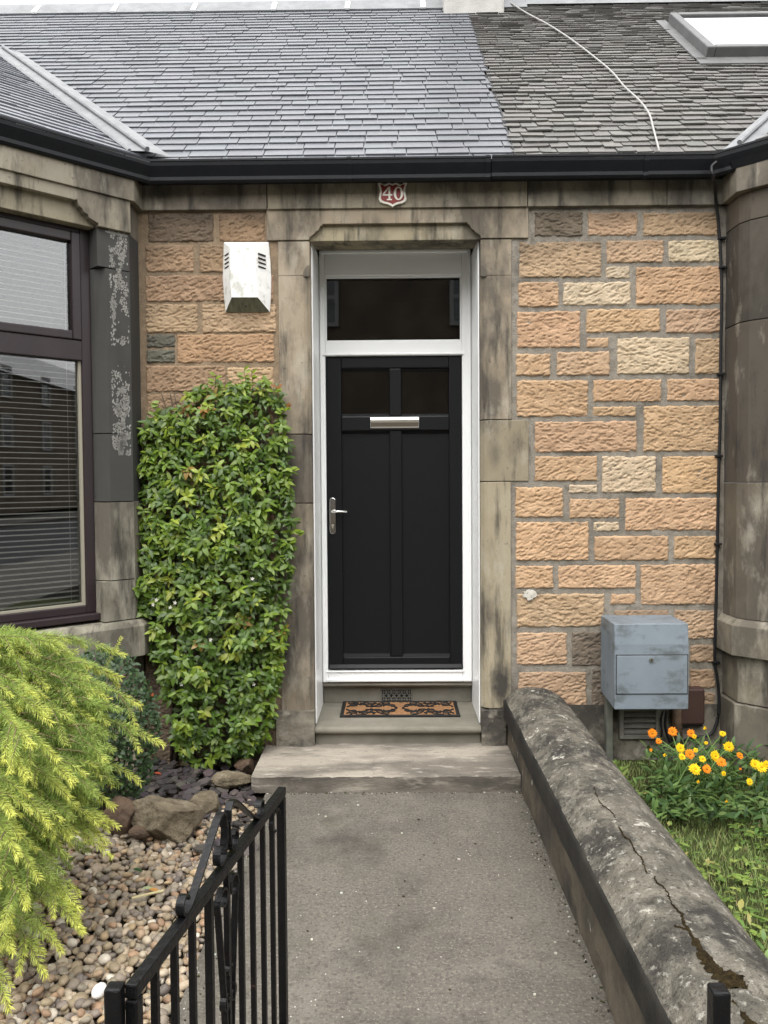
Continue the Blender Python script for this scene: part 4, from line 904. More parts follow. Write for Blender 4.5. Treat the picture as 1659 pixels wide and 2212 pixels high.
mb.sheet(side(.630, -1)); mb.sheet(side(.93, 1), flip=True); mb.box(.64, .92, yE, yS+.02, -.08, .236); mb.build('wall_base', m_wallside, bwl, smooth=True)
# crack with moss
def q7(x, y): return (1200+x/2.304)/1.1574, (1700+y/2.304)/1.1574
def cope_at(px, py, lift=.004):
    p = atz(px, py, .41)
    for _ in range(4):
        z = np.interp(p.x, [a for a, b in prof_[2:13]], [b for a, b in prof_[2:13]]); p = atz(px, py, copz(p.x, float(z), p.y)+lift)
    return p
CR = [[(655, 615, .006), (668, 640, .008), (680, 690, .006), (715, 725, .005), (770, 770, .004), (800, 850, .007), (830, 890, .013), (870, 930, .010), (895, 985, .008), (930, 1020, .009), (945, 1065, .006), (965, 1110, .008)],
      [(1005, 1130, .007), (1020, 1160, .005), (1060, 1195, .006), (1090, 1240, .009), (1110, 1290, .008), (1160, 1345, .010), (1180, 1400, .013), (1215, 1460, .013), (1260, 1530, .020), (1310, 1610, .026), (1370, 1680, .032), (1440, 1735, .040), (1470, 1770, .03)],
      [(1120, 1410, .006), (1165, 1425, .011), (1205, 1430, .008)], [(1350, 1690, .016), (1430, 1700, .034), (1490, 1730, .045), (1540, 1770, .026)], [(1450, 1840, .010), (1490, 1890, .012), (1540, 1950, .020), (1580, 1990, .022)]]
mb = MB()
for seg in CR:
    c = [cope_at(*q7(a, b)) for a, b, _ in seg]; ws = [w for *_, w in seg]; L = []; Rr = []
    pc = smooth_pts(c, 6); wsf = np.interp(np.linspace(0, len(ws)-1, len(pc)), range(len(ws)), ws)
    for i, p in enumerate(pc):
        p = p+X*random.uniform(-.003, .003); t = (pc[min(i+1, len(pc)-1)]-pc[max(0, i-1)]); sd_ = Vector((t.y, -t.x, 0)).normalized(); ww = wsf[i]*random.uniform(.5, 1.4)*(.27 if wsf[i] < .016 else .6)
        row = [p-sd_*ww-Z*.003, p-sd_*ww*.5+Z*(.35*ww*random.random()), p+Z*(.45*ww*random.random()), p+sd_*ww*.5+Z*(.35*ww*random.random()), p+sd_*ww-Z*.003]; L.append(row)
    mb.sheet(L)
mb.build('moss_crack', m_moss, bwl)

# ---------------------------------------------------------------- gate and posts
GZ = .75
H0, H1 = atz(289, 2118, GZ), atz(607, 1702, GZ)
gd = (H1-H0); GL = gd.length; gd.normalize(); gn = Z.cross(gd).normalized()
gt = thing('garden_gate', (H0.x, H0.y, .05), 'open black wrought-iron garden gate with scroll crest, left of the path', 'gate')
def gp(s, z, n=0): return H0*1+gd*s+Z*(z-GZ)+gn*n
def gbox(mb, s0, s1, z0, z1, t0, t1): mb.frame_box(Vector((H0.x, H0.y, 0)), gd, gn, Z, s0, s1, t0, t1, z0, z1)
mb = MB(); hw_ = .0105
gbox(mb, -.012, GL+.012, GZ-.024, GZ, -hw_, hw_); gbox(mb, -.012, .012, .06, GZ-.0265, -hw_, hw_); gbox(mb, GL-.0115, GL+.0115, .06, GZ-.0265, -hw_, hw_)
gbox(mb, .0135, GL-.0135, .10, .125, -hw_, hw_)
mb.build('gate_frame', m_iron, gt, bevel=.003)
def sof(zx, zy):
    px, py = (240+zx/3.318)/1.1574, (1920+zy/3.318)/1.1574; p = atp(px, py, H0, gn); return (p-H0).dot(gd), p.z
for zx, zy, wd in ((490, 1800, .009), (655, 1800, .009), (803, 1700, .009), (945, 1700, .011), (1212, 1700, .009), (1306, 1600, .0085), (1393, 1500, .0085), (1470, 1400, .0085)):
    s = sof(zx, zy)[0]; mb = MB(); gbox(mb, s-wd*.7, s+wd*.7, .1255, GZ-.0265, -wd*.7, wd*.7); mb.build('bar', m_iron, gt, bevel=.001)
sc0 = sof(1092, 1500)[0]
mb = MB(); gbox(mb, sc0-.006, sc0+.006, .1255, GZ-.0265, -.006, .006); mb.build('bar', m_iron, gt)
def pol(cx, cz, r0, r1, a0, a1, n=18): return [(cx+(r0+(r1-r0)*k/n)*math.cos(a0+(a1-a0)*k/n), cz+(r0+(r1-r0)*k/n)*math.sin(a0+(a1-a0)*k/n)) for k in range(n+1)]
def strip(name, pts2, th=.005, wd=.016):
    mb = MB(); mb.ribbon([gp(a, b) for a, b in pts2], gn, wd, th); return mb.build(name, m_iron, gt)
for sg_ in (-1, 1):
    f = lambda L: [(sc0+sg_*a, GZ+b) for a, b in L]
    # crest above the rail: rises at the centre, falls to the rail and curls out
    strip('crest_scroll', f([(.012, .075), (.014, .10), (.028, .112), (.05, .108), (.085, .085), (.13, .052), (.175, .022), (.205, .006), (.225, .001)]+pol(.228, .022, .021, .012, -1.5, 2.9)))
    strip('inner_scroll', f([(.006, .08), (.010, .05), (.018, .02)]+pol(.040, .030, .026, .012, 3.4, 8.6)), .005, .016)
    # V below the rail with curled ends
    V = [(.004, -.62), (.012, -.45), (.028, -.27), (.046, -.15), (.054, -.095)]+pol(.030, -.072, .030, .010, -.5, 5.6, 22)
    strip('lower_scroll', f(V), .005, .014)
    strip('base_scroll', f([(.008, -.5), (.012, -.46)]+pol(.034, -.43, .026, .010, 2.6, -3.4)), .005, .014)
for (a_, r_, t0, t1) in ((sc0-.018, .020, 1.5, 7.4), (sc0+.018, .020, 1.6, -4.3), (sc0, .014, 0, 6.2)):
    strip('collar_scroll', pol(a_, GZ-.30+(0 if r_ > .015 else .06), r_, r_*.45, t0, t1), .004, .013)
for s_, z_ in ((GL-.10, -.03), ):
    strip('corner_scroll', pol(s_+.035, GZ-.07, .045, .015, 0, 4.8), .005, .012)
for (nm, zx0, zx1, zy, lab) in (('left', 88, 212, 1850, 'square black iron gate post at the hinge side of the open gate'),):
    pt = atz(247, 2128, GZ+.005); gpz = GZ+.005
    gpo = thing('gate_post', (pt.x, pt.y, 0), lab, 'gate post')
    mb = MB(); mb.box(pt.x-.0135, pt.x+.0135, pt.y-.0135, pt.y+.0135, -.1, gpz); mb.build('post', m_iron, gpo, bevel=.004)
    mb = MB(); mb.box(pt.x+.0135, H0.x-.012, pt.y-.006, pt.y+.006, .62, .64); mb.build('hinge', m_iron, gpo)
    mb = MB(); mb.box(pt.x+.0135, H0.x-.012, pt.y-.006, pt.y+.006, .2, .22); mb.build('hinge', m_iron, gpo)
pt = atz(1553, 2133, GZ-.005)
gpo = thing('gate_post', (pt.x, pt.y, 0), 'short black iron latch post standing against the boundary wall coping', 'gate post')
mb = MB(); mb.box(pt.x-.014, pt.x+.014, pt.y-.016, pt.y+.016, -.1, GZ-.005); mb.build('post', m_iron, gpo, bevel=.004)
mb = MB(); mb.box(pt.x-.03, pt.x-.0145, pt.y-.006, pt.y+.006, .5, .54); mb.build('latch_keep', m_iron, gpo)
# ---------------------------------------------------------------- plants
def leaf(mb, p, d, up, L, W, col, fold=.25, droop=.35, n=4):
    d = d.normalized(); sd_ = d.cross(up)
    if sd_.length < .05: sd_ = d.cross(X)
    sd_.normalize(); nn = sd_.cross(d).normalized(); vs = []
    for i in range(n+1):
        t = i/n; wv = W*.5*(math.sin(math.pi*min(1, t**.8))**.8)*(1 if 0 < i < n else .02)
        c = p+d*(L*t*(1-.12*droop*t))-nn*(droop*L*t*t*.5)
        vs += [c-sd_*wv+nn*wv*fold, c, c+sd_*wv+nn*wv*fold]
    fs = []
    for i in range(n):
        a = i*3; fs += [(a, a+1, a+4, a+3), (a+1, a+2, a+5, a+4)]
    mb.add(vs, fs, col)
def inpoly(x, y, P):
    r = False; n = len(P)
    for i in range(n):
        (x0, y0), (x1, y1) = P[i], P[(i+1) % n]
        if (y0 > y) != (y1 > y) and x < (x1-x0)*(y-y0)/(y1-y0)+x0: r = not r
    return r
def rdir(dn=0.): 
    v = Vector((random.gauss(0, 1), random.gauss(0, 1), random.gauss(0, 1))); return v.normalized()
# star jasmine on the wall
JP = [(318, 905), (330, 885), (400, 878), (408, 845), (460, 832), (470, 812), (500, 832), (560, 822), (600, 822), (612, 860), (618, 960), (630, 1050), (635, 1130), (638, 1180), (624, 1260), (620, 1330), (613, 1420), (600, 1480), (588, 1560), (570, 1605), (540, 1635), (480, 1652), (425, 1664), (402, 1640), (385, 1605), (372, 1560), (362, 1500), (342, 1470), (330, 1420), (316, 1370), (292, 1312), (300, 1230), (312, 1150), (302, 1080), (307, 1000), (303, 950)]
jas = thing('climbing_shrub', at(480, 1640, -.15), 'glossy green evergreen climber covering the wall between bay and door', 'climbing plant')
def jdepth(px, py):
    t = (py-820)/840; th = .10+.16*min(1, t*2.2) - .05*max(0, t-.75)*4*.5
    d = min(abs(px-310), abs(px-622))/150; return max(.05, th*(.45+.55*min(1, d*1.6)))
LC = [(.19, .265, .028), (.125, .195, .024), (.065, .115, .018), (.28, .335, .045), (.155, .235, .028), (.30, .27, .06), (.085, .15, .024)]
mb = MB(); st = MB(); tips = 0
ymin, ymax = 812, 1660
while tips < 800:
    px, py = random.uniform(288, 640), random.uniform(ymin, ymax)
    if not inpoly(px, py, JP): continue
    if fbm(px/55, py/60, 91) < .33 and random.random() < .6: continue
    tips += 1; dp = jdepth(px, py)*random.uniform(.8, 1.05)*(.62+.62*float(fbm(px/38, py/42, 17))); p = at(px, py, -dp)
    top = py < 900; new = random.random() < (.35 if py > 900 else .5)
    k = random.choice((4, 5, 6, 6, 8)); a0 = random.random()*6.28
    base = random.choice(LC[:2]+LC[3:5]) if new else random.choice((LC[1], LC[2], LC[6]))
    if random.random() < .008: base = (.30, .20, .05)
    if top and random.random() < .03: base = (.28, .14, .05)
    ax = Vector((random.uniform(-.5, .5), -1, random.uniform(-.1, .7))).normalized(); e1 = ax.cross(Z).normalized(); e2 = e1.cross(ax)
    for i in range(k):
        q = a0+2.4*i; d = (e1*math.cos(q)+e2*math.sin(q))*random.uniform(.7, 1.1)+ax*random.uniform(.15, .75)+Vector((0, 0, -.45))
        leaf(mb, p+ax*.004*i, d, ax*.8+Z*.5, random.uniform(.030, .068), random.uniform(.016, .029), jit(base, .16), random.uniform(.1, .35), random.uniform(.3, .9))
    st.tube([p, p-ax*.05+Z*-.02, Vector((p.x+random.uniform(-.03, .03), max(p.y+.08, -.02) if p.y+.08 > -.02 else p.y+.08, p.z-.06))], .0018, 4, (.1, .07, .04))
n = 0
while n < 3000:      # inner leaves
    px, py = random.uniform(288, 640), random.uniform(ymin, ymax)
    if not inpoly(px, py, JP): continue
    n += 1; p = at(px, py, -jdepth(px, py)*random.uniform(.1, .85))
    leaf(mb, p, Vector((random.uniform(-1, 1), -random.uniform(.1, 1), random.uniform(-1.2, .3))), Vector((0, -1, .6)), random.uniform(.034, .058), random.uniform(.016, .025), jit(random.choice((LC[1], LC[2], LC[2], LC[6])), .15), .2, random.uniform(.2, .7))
for px, py, ex, ey in ((425, 870, 432, 838), (460, 860, 466, 812), (490, 850, 484, 835), (530, 850, 527, 800), (545, 850, 543, 800), (585, 850, 600, 838), (605, 900, 618, 880), (330, 910, 345, 868), (610, 1010, 634, 1015), (600, 1150, 642, 1150), (610, 1190, 650, 1152), (345, 1300, 284, 1300), (350, 1320, 288, 1325)):
    a, b = at(px, py, -.08), at(ex, ey, -.09); st.tube([a, (a+b)/2+Vector((.005, 0, .006)), b], .0016, 4)
    red = ex in (600, 618)
    for i in range(6):
        t = .35+.65*i/5; q = a+(b-a)*t; leaf(mb, q, Vector((random.choice((-1, 1))*random.uniform(.4, 1), -.5, random.uniform(-.3, .7))), Vector((0, -1, .5)), .045, .02, jit((.3, .13, .05) if red and i > 3 else LC[0], .15), .2, .4)
mb.build('foliage', m_leaf, jas, smooth=True)
for k in range(9):
    px = random.uniform(370, 590); P_ = [at(px+random.uniform(-30, 30)*j/5, 1650-(1650-850)*j/6, -.03-.02*random.random()) for j in range(7)]; st.tube(P_, [.009-.001*j for j in range(7)], 6, (.1, .07, .04))
st.build('stem', m_bark, jas, smooth=True)
for px, py in ((338, 1296), (378, 1302), (368, 1312), (331, 1306), (455, 1372+10), (548, 1478+0), (545, 1250), (392, 1478)):
    p = at(px, py, -jdepth(px, py)-.035); mb = MB()
    for i in range(5):
        q = i*1.257+random.random()*.3; d = X*math.cos(q)+Z*math.sin(q)-Y*.2; leaf(mb, p, d, -Y, .012, .006, (.8, .8, .72), .1, .1, 3)
    mb.tube([p+Y*.01, p-Y*.001], .002, 5, (.6, .5, .2)); mb.build('flower', m_petal, jas)

# golden deodar: drooping sprays of needles
ced = thing('golden_conifer', (-1.72, -1.75, 0), 'golden-green weeping conifer spilling over the pebbles under the bay window', 'conifer')
br = MB(); NP, ND, NL, NW, NC = [], [], [], [], []
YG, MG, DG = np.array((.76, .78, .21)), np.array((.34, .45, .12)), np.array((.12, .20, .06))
def spray(P, tipn, dens=1.0, rad=.033, gold=1.):
    P = smooth_pts(P, 4); n = len(P); acc = 0
    br.tube(P, [max(.0009, .0034*(1-i/n)) for i in range(n)], 5, (.2, .15, .09))
    Ls = [0]
    for i in range(1, n): Ls.append(Ls[-1]+(P[i]-P[i-1]).length)
    T = Ls[-1]; s = T*.08
    while s < T:
        i = max(1, int(np.searchsorted(Ls, s))); i = min(i, n-1); f = (s-Ls[i-1])/max(1e-6, Ls[i]-Ls[i-1]); p = P[i-1].lerp(P[i], f); t = (P[i]-P[i-1]).normalized()
        near = 1-(T-s)/max(.05, tipn); tipf = max(0., min(1., near))
        k = int(random.choice((10, 12, 14))*dens); a = t.cross(Z); a = a.normalized() if a.length > .1 else X; b = t.cross(a)
        for _ in range(k):
            q = random.random()*6.28; fw = random.uniform(.2, .8)+.7*tipf; d = (a*math.cos(q)+b*math.sin(q))+t*fw; d.normalize()
            L = rad*random.uniform(.65, 1.15)*(1-.35*tipf)
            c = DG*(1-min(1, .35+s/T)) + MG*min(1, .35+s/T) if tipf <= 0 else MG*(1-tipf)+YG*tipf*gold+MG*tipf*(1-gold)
            upk = .75+.35*max(0, d.z)
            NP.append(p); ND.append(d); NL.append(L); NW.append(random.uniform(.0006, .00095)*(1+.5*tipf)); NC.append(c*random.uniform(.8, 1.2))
        s += random.uniform(.006, .0095)
def pd_(px, py, dist): d = ray(px, py); return CAM+d*(dist/d.y)
TR = Vector((-1.72, -1.75, 0))
def branch(tip, h0, dens=1.0, twigs=4, gold=1.):
    st_ = TR+Vector((random.uniform(-.05, .05), random.uniform(-.05, .05), h0)); v = tip-st_; hz = Vector((v.x, v.y, 0)).length
    lift = .045+.10*hz
    pts = [st_, st_+v*.33+Z*lift*.85, st_+v*.62+Z*lift*.95, st_+v*.84+Z*lift*.5, tip]
    spray(pts, .15, dens, .034, gold)
    sp_ = smooth_pts(pts, 6)
    for _ in range(twigs):
        i = random.randint(len(sp_)//3, len(sp_)-4); p = sp_[i]; t = (sp_[i+1]-sp_[i]).normalized(); sdv = t.cross(Z).normalized()*random.choice((-1, 1))
        L = random.uniform(.08, .2)*(1.1-.5*i/len(sp_)); q = p+t*L*.55+sdv*L*random.uniform(.3, .7)-Z*L*random.uniform(.15, .6)
        spray([p, p.lerp(q, .5)+Z*.012, q], .085, dens, .027, gold)
tips_ = [(352, 1608, 3.0, .8), (306, 1690, 2.95, .7), (305, 1525, 3.1, .95), (270, 1415, 3.2, 1.0), (262, 1465, 3.15, .95), (245, 1742, 2.8, .65), (252, 1785, 2.8, .6),
         (243, 1850, 2.7, .55), (232, 1820, 2.75, .55), (215, 1780, 2.7, .6), (172, 1965, 2.5, .5), (150, 1810, 2.6, .6), (152, 1960, 2.5, .5), (132, 2055, 2.42, .45), (178, 2010, 2.45, .4), (100, 2110, 2.32, .4), (105, 1780, 2.4, .75), (155, 1690, 2.5, .85), (125, 1640, 2.5, .9), (70, 1610, 2.4, .95), (60, 1680, 2.35, .85),
         (200, 1555, 2.9, .95), (180, 1470, 3.0, 1.0), (235, 1510, 2.95, .95), (150, 1385, 3.15, 1.0), (100, 1380, 3.1, 1.0), (48, 1380, 3.05, 1.0), (20, 1390, 3.0, 1.0), (-40, 1385, 3.0, 1.0), (195, 1440, 3.1, 1.0), (70, 1500, 2.7, 1.0), (110, 1560, 2.6, .95), (30, 1560, 2.5, 1.0),
         (40, 1850, 2.3, .7), (20, 2180, 2.2, .4), (30, 2060, 2.25, .5), (60, 1960, 2.3, .6), (85, 1900, 2.35, .6), (25, 1760, 2.3, .8), (-20, 1700, 2.3, .9), (-60, 1900, 2.2, .7), (-60, 2050, 2.2, .5)]
for px, py, ds, h0 in tips_: branch(pd_(px, py, ds), h0*random.uniform(.8, .9), 1.0, 6 if px < 240 else 2)
for k in range(110):
    px = random.uniform(-330, 165); lim = 1385 if px < 150 else 1385+(px-150)*1.9; py = random.uniform(lim, 2030-1.8*max(0, px-10))
    f = (py-1400)/650; branch(pd_(px, py, random.uniform(2.85, 3.3)-.75*f*random.uniform(.4, 1)), max(.25, .9-.55*f)*random.uniform(.8, 1.), .9, 6, random.choice((.35, .6, 1)))
CT = Vector((-1.62, -1.72, .42))
for k in range(620):        # short soft sprays filling the crown
    px = random.uniform(-120, 205); lim = 1395 if px < 140 else 1395+(px-140)*1.5; hi = 2000-1.75*max(0, px-10); py = random.uniform(lim, max(lim+5, hi))
    f = (py-1400)/600; ds = 3.12-.75*f*random.uniform(.55, 1)-.12*random.random(); p = pd_(px, py, ds)
    if p.z < .12: continue
    o = (p-CT); o.z *= .35; o.normalize(); o = (o+Vector((random.gauss(0, .45), random.gauss(0, .45), random.gauss(0, .25))))
    L = random.uniform(.07, .17); a0 = p-o*L*.6+Z*L*.25; q = p+o*L*.4-Z*L*random.uniform(.15, .75)
    spray([a0, a0.lerp(q, .5)+Z*.018+Vector((random.gauss(0, .008), random.gauss(0, .008), 0)), q], .07, .85, random.uniform(.026, .036), random.choice((0., 0., .2, .5, .9)))
a_ = pd_(238, 1420, 3.18); spray([pd_(225, 1450, 3.15), pd_(240, 1420, 3.17), pd_(263, 1375, 3.2)], .12, 1, .02)
br.tube([TR, TR+Vector((.02, 0, .5)), TR+Vector((0, .03, .88))], [.035, .028, .012], 8)
br.build('branch', mat('young bark', (.22, .19, .09), (.14, .11, .06), 20, rough=.9), ced, smooth=True)
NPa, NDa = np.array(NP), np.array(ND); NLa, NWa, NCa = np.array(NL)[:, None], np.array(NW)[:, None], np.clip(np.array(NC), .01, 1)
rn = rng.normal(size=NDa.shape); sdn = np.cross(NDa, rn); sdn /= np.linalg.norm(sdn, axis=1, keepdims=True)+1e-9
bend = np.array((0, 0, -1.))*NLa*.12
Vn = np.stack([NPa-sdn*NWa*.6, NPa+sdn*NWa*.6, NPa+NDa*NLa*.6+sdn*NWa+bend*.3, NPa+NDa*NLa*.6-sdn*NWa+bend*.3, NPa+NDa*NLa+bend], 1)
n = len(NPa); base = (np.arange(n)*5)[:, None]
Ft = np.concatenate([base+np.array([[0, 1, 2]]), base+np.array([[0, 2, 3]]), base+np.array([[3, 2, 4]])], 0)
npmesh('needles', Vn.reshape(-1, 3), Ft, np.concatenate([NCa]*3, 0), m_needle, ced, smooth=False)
print('needles', n)

# dark small-leaved bush behind it
bsc = pd_(235, 1560, 3.78); bs = thing('dark_shrub', (bsc.x, bsc.y, 0), 'dark green small-leaved shrub between the golden conifer and the climber', 'shrub')
mb = MB(); st = MB()
for k in range(3400):
    px = random.uniform(120, 345); py = random.uniform(1395, 1740)
    cxp = 225; e = ((px-cxp)/118)**2+((py-1580)/185)**2
    if e > 1: continue
    dpt = 3.80-.22*math.sqrt(max(0, 1-e))*random.uniform(.6, 1.05)
    p = pd_(px, py, dpt); c = (.04, .075, .03) if random.random() < .7 else (.065, .115, .04)
    if random.random() < .006: c = (.4, .12, .04)
    leaf(mb, p, rdir()+Vector((0, -.5, .3)), Vector((0, -1, .8)), random.uniform(.018, .032), random.uniform(.011, .018), jit(c, .2), .1, .3, 3)
for k in range(16):
    q = pd_(random.uniform(150, 320), random.uniform(1420, 1600), 3.7); st.tube([(bsc.x+random.uniform(-.05, .05), bsc.y, 0), (bsc.x*.5+q.x*.5, bsc.y, q.z*.5), q], .004, 5)
mb.build('foliage', m_leafd, bs, smooth=True); st.build('stem', m_bark, bs)

# ---------------------------------------------------------------- rocks, slate chips, pebbles
def rock(name, px, py, w_, d_, h_, rot, m, label, sd, zc=None, cuts=7):
    p = atz(px, py, 0.0); bm = bmesh.new(); bmesh.ops.create_icosphere(bm, subdivisions=5, radius=1)
    rr = random.Random(sd); pl_ = []
    for _ in range(cuts):
        nv = Vector((rr.gauss(0, 1), rr.gauss(0, 1), rr.gauss(0, .8))).normalized(); pl_.append((nv, rr.uniform(.55, .85)))
    for v in bm.verts:
        q = v.co.copy()
        for nv, dd_ in pl_:
            t = q.dot(nv)
            if t > dd_: q -= nv*(t-dd_)*.99
        nz = float(fbm(q.x*2.4+sd, q.y*2.4+q.z*2, sd, 4))-.5; nz2 = float(vnoise(q.x*9+q.z*5, q.y*9+q.z*7, sd+3))-.5
        q *= 1+.26*nz+.07*nz2; v.co = Vector((q.x*w_, q.y*d_, q.z*h_))
    bmesh.ops.rotate(bm, verts=bm.verts, cent=(0, 0, 0), matrix=Matrix.Rotation(rot, 3, 'Z'))
    me = bpy.data.meshes.new(name); bm.to_mesh(me); bm.free(); o = finish(me, name, m, None, True, 0)
    o.location = (p.x, p.y, h_*.5 if zc is None else zc); tag(o, label, 'rock', 'rocks edging the pebble bed'); return o
rock('garden_rock', 360, 1800, .175, .13, .135, .25, m_rock, 'largest pale lichened rock at the edge of the pebbles', 8, .055, 12)
rock('garden_rock', 266, 1790, .125, .10, .105, -.2, m_rockb, 'dark reddish-brown rock partly under the golden conifer', 11, .05)
rock('garden_rock', 445, 1752, .085, .08, .06, .5, m_rock, 'low brown rock tucked to the right of the largest rock', 23, .03)
rock('garden_rock', 502, 1703, .105, .06, .05, .12, m_rock, 'flat ribbed yellowish rock in front of the climber by the step', 31, .045, 10)
rock('garden_rock', 530, 1668, .06, .05, .045, .1, m_rockb, 'small dark rock wedged between the climber and the concrete step', 37, .03)
rock('garden_rock', 305, 1812, .055, .04, .028, -.2, m_rockb, 'small rounded tan stone lying at the foot of the largest rock', 43, .03, 2)
sc = MB()
for k in range(330):
    px, py = random.uniform(270, 545), random.uniform(1605, 1745)
    if k > 300: px, py = random.uniform(390, 545), random.uniform(1730, 1850)
    p = atz(px, py, -.005+random.random()*.015); r = random.uniform(.018, .045); nn = Vector((random.uniform(-.35, .35), random.uniform(-.45, .2), 1)).normalized()
    e1 = nn.cross(X).normalized(); e2 = nn.cross(e1); kk = random.randint(5, 7); a0 = random.random()*6
    pl = [(r*random.uniform(.6, 1.1)*math.cos(a0+6.283*i/kk), r*random.uniform(.6, 1.1)*math.sin(a0+6.283*i/kk)) for i in range(kk)]
    sc.prism(p, e1, e2, nn, pl, 0, random.uniform(.005, .011), jit(random.choice(((.055, .048, .048), (.065, .053, .053), (.042, .038, .037), (.085, .074, .066))), .2))
tag(sc.build('slate_chips', m_slatechip), 'loose dark plum slate chips under the climber', 'slate chips', kind='stuff')
# pebbles
bm = bmesh.new(); bmesh.ops.create_icosphere(bm, subdivisions=2, radius=1); ico = np.array([v.co[:] for v in bm.verts]); icf = np.array([[v.index for v in f.verts] for f in bm.faces]); bm.free()
pos = []; 
for (xa, xb, ya, yb2, sp_) in ((-2.6, -.66, -3.4, -.55, .0265),):
    for x in np.arange(xa, xb, sp_):
        for y in np.arange(ya, yb2, sp_): pos.append((x+random.uniform(-.013, .013), y+random.uniform(-.013, .013)))
pos = np.array(pos)
sh = pos[:, 1] < (-.98 + .16*vnoise(pos[:, 0]*4, pos[:, 0]*0, 9) + .26*np.clip((pos[:, 0]+1.02)/.2, 0, 1))      # ragged edge against the slate chips
pos = pos[sh & ((pos[:, 0] > -2.2) | (rng.random(len(pos)) < .6))]
extra = pos[rng.random(len(pos)) < .35]; 
Np = len(pos)+len(extra); C0 = np.zeros((Np, 3)); C0[:len(pos), :2] = pos; C0[:len(pos), 2] = -.022+rng.random(len(pos))*.012; C0[len(pos):, :2] = extra+rng.uniform(-.012, .012, extra.shape); C0[len(pos):, 2] = -.004+rng.random(len(extra))*.010
big = rng.random(Np) < .12
ra_ = rng.uniform(.0125, .0215, Np)*np.where(big, 1.28, 1); rb_ = ra_*rng.uniform(.68, .98, Np); rc_ = ra_*rng.uniform(.45, .75, Np)
th = rng.random(Np)*6.283; tl = rng.normal(0, .3, Np); tk = rng.normal(0, .3, Np)
sh_ = 1+.10*np.sin(ico[None, :, 0]*rng.uniform(1, 3, (Np, 1))+rng.uniform(0, 6, (Np, 1)))+.10*np.sin(ico[None, :, 1]*rng.uniform(1, 3.5, (Np, 1))+rng.uniform(0, 6, (Np, 1)))
px_ = ico[None, :, 0]*ra_[:, None]*sh_; py_ = ico[None, :, 1]*rb_[:, None]*sh_; pz_ = ico[None, :, 2]*rc_[:, None]*sh_
pz2 = pz_*np.cos(tl)[:, None]+px_*np.sin(tl)[:, None]; px2 = px_*np.cos(tl)[:, None]-pz_*np.sin(tl)[:, None]
pz3 = pz2*np.cos(tk)[:, None]+py_*np.sin(tk)[:, None]; py2 = py_*np.cos(tk)[:, None]-pz2*np.sin(tk)[:, None]
Vp = np.stack([C0[:, 0:1]+px2*np.cos(th)[:, None]-py2*np.sin(th)[:, None], C0[:, 1:2]+px2*np.sin(th)[:, None]+py2*np.cos(th)[:, None], C0[:, 2:3]+pz3], 2)
pal = np.array((.98, .935, .86))*np.array([(.30, .25, .18), (.38, .32, .25), (.24, .21, .18), (.19, .165, .15), (.44, .39, .32), (.32, .22, .15), (.34, .255, .18), (.27, .245, .2), (.55, .52, .47), (.14, .125, .12), (.40, .31, .2)])
pr_ = np.array([.17, .15, .14, .1, .1, .07, .06, .1, .04, .04, .03]); pcx = pal[rng.choice(len(pal), Np, p=pr_/pr_.sum())]*rng.uniform(.8, 1.15, (Np, 1))
Fp = (icf[None]+(np.arange(Np)*len(ico))[:, None, None]).reshape(-1, 3)
tag(npmesh('pebbles', Vp.reshape(-1, 3), Fp, np.repeat(pcx, len(icf), 0), m_peb), 'mixed beige, grey and pinkish rounded pebbles covering the garden bed', 'pebbles', kind='stuff')
print('pebbles', Np)
wp = atz(213, 2512, .02); bm = bmesh.new(); bmesh.ops.create_icosphere(bm, subdivisions=3, radius=1)
for v in bm.verts: v.co = Vector((v.co.x*.022, v.co.y*.03, v.co.z*.016))*(1+.12*math.sin(v.co.x*2+1))
me = bpy.data.meshes.new('white_pebble'); bm.to_mesh(me); bm.free(); o = finish(me, 'white_pebble', mat('white quartz', (.72, .71, .67), (.6, .58, .54), 30, rough=.5), None, True, 0); o.location = atz(213, 2140, .012); tag(o, 'single bright white pebble lying among the brown ones near the gate post', 'pebble')
# brown needle litter under the conifer
lt = MB()
for k in range(2600):
    p = Vector((random.uniform(-1.9, -.95), random.uniform(-3.1, -1.5), random.uniform(.0, .02))); p.x -= max(0, (p.y+2.6))*.25
    a = random.random()*6.28; d = Vector((math.cos(a), math.sin(a), random.uniform(-.15, .15))); L = random.uniform(.015, .04); sdv = Vector((-d.y, d.x, 0))*.0009
    lt.add([p-sdv, p+sdv, p+d*L+sdv, p+d*L-sdv], [(0, 1, 2, 3)], jit((.2, .10, .05), .25))
tag(lt.build('needle_litter', m_leafd), 'reddish-brown dropped needles on the pebbles under the conifer', 'needle litter', kind='stuff')
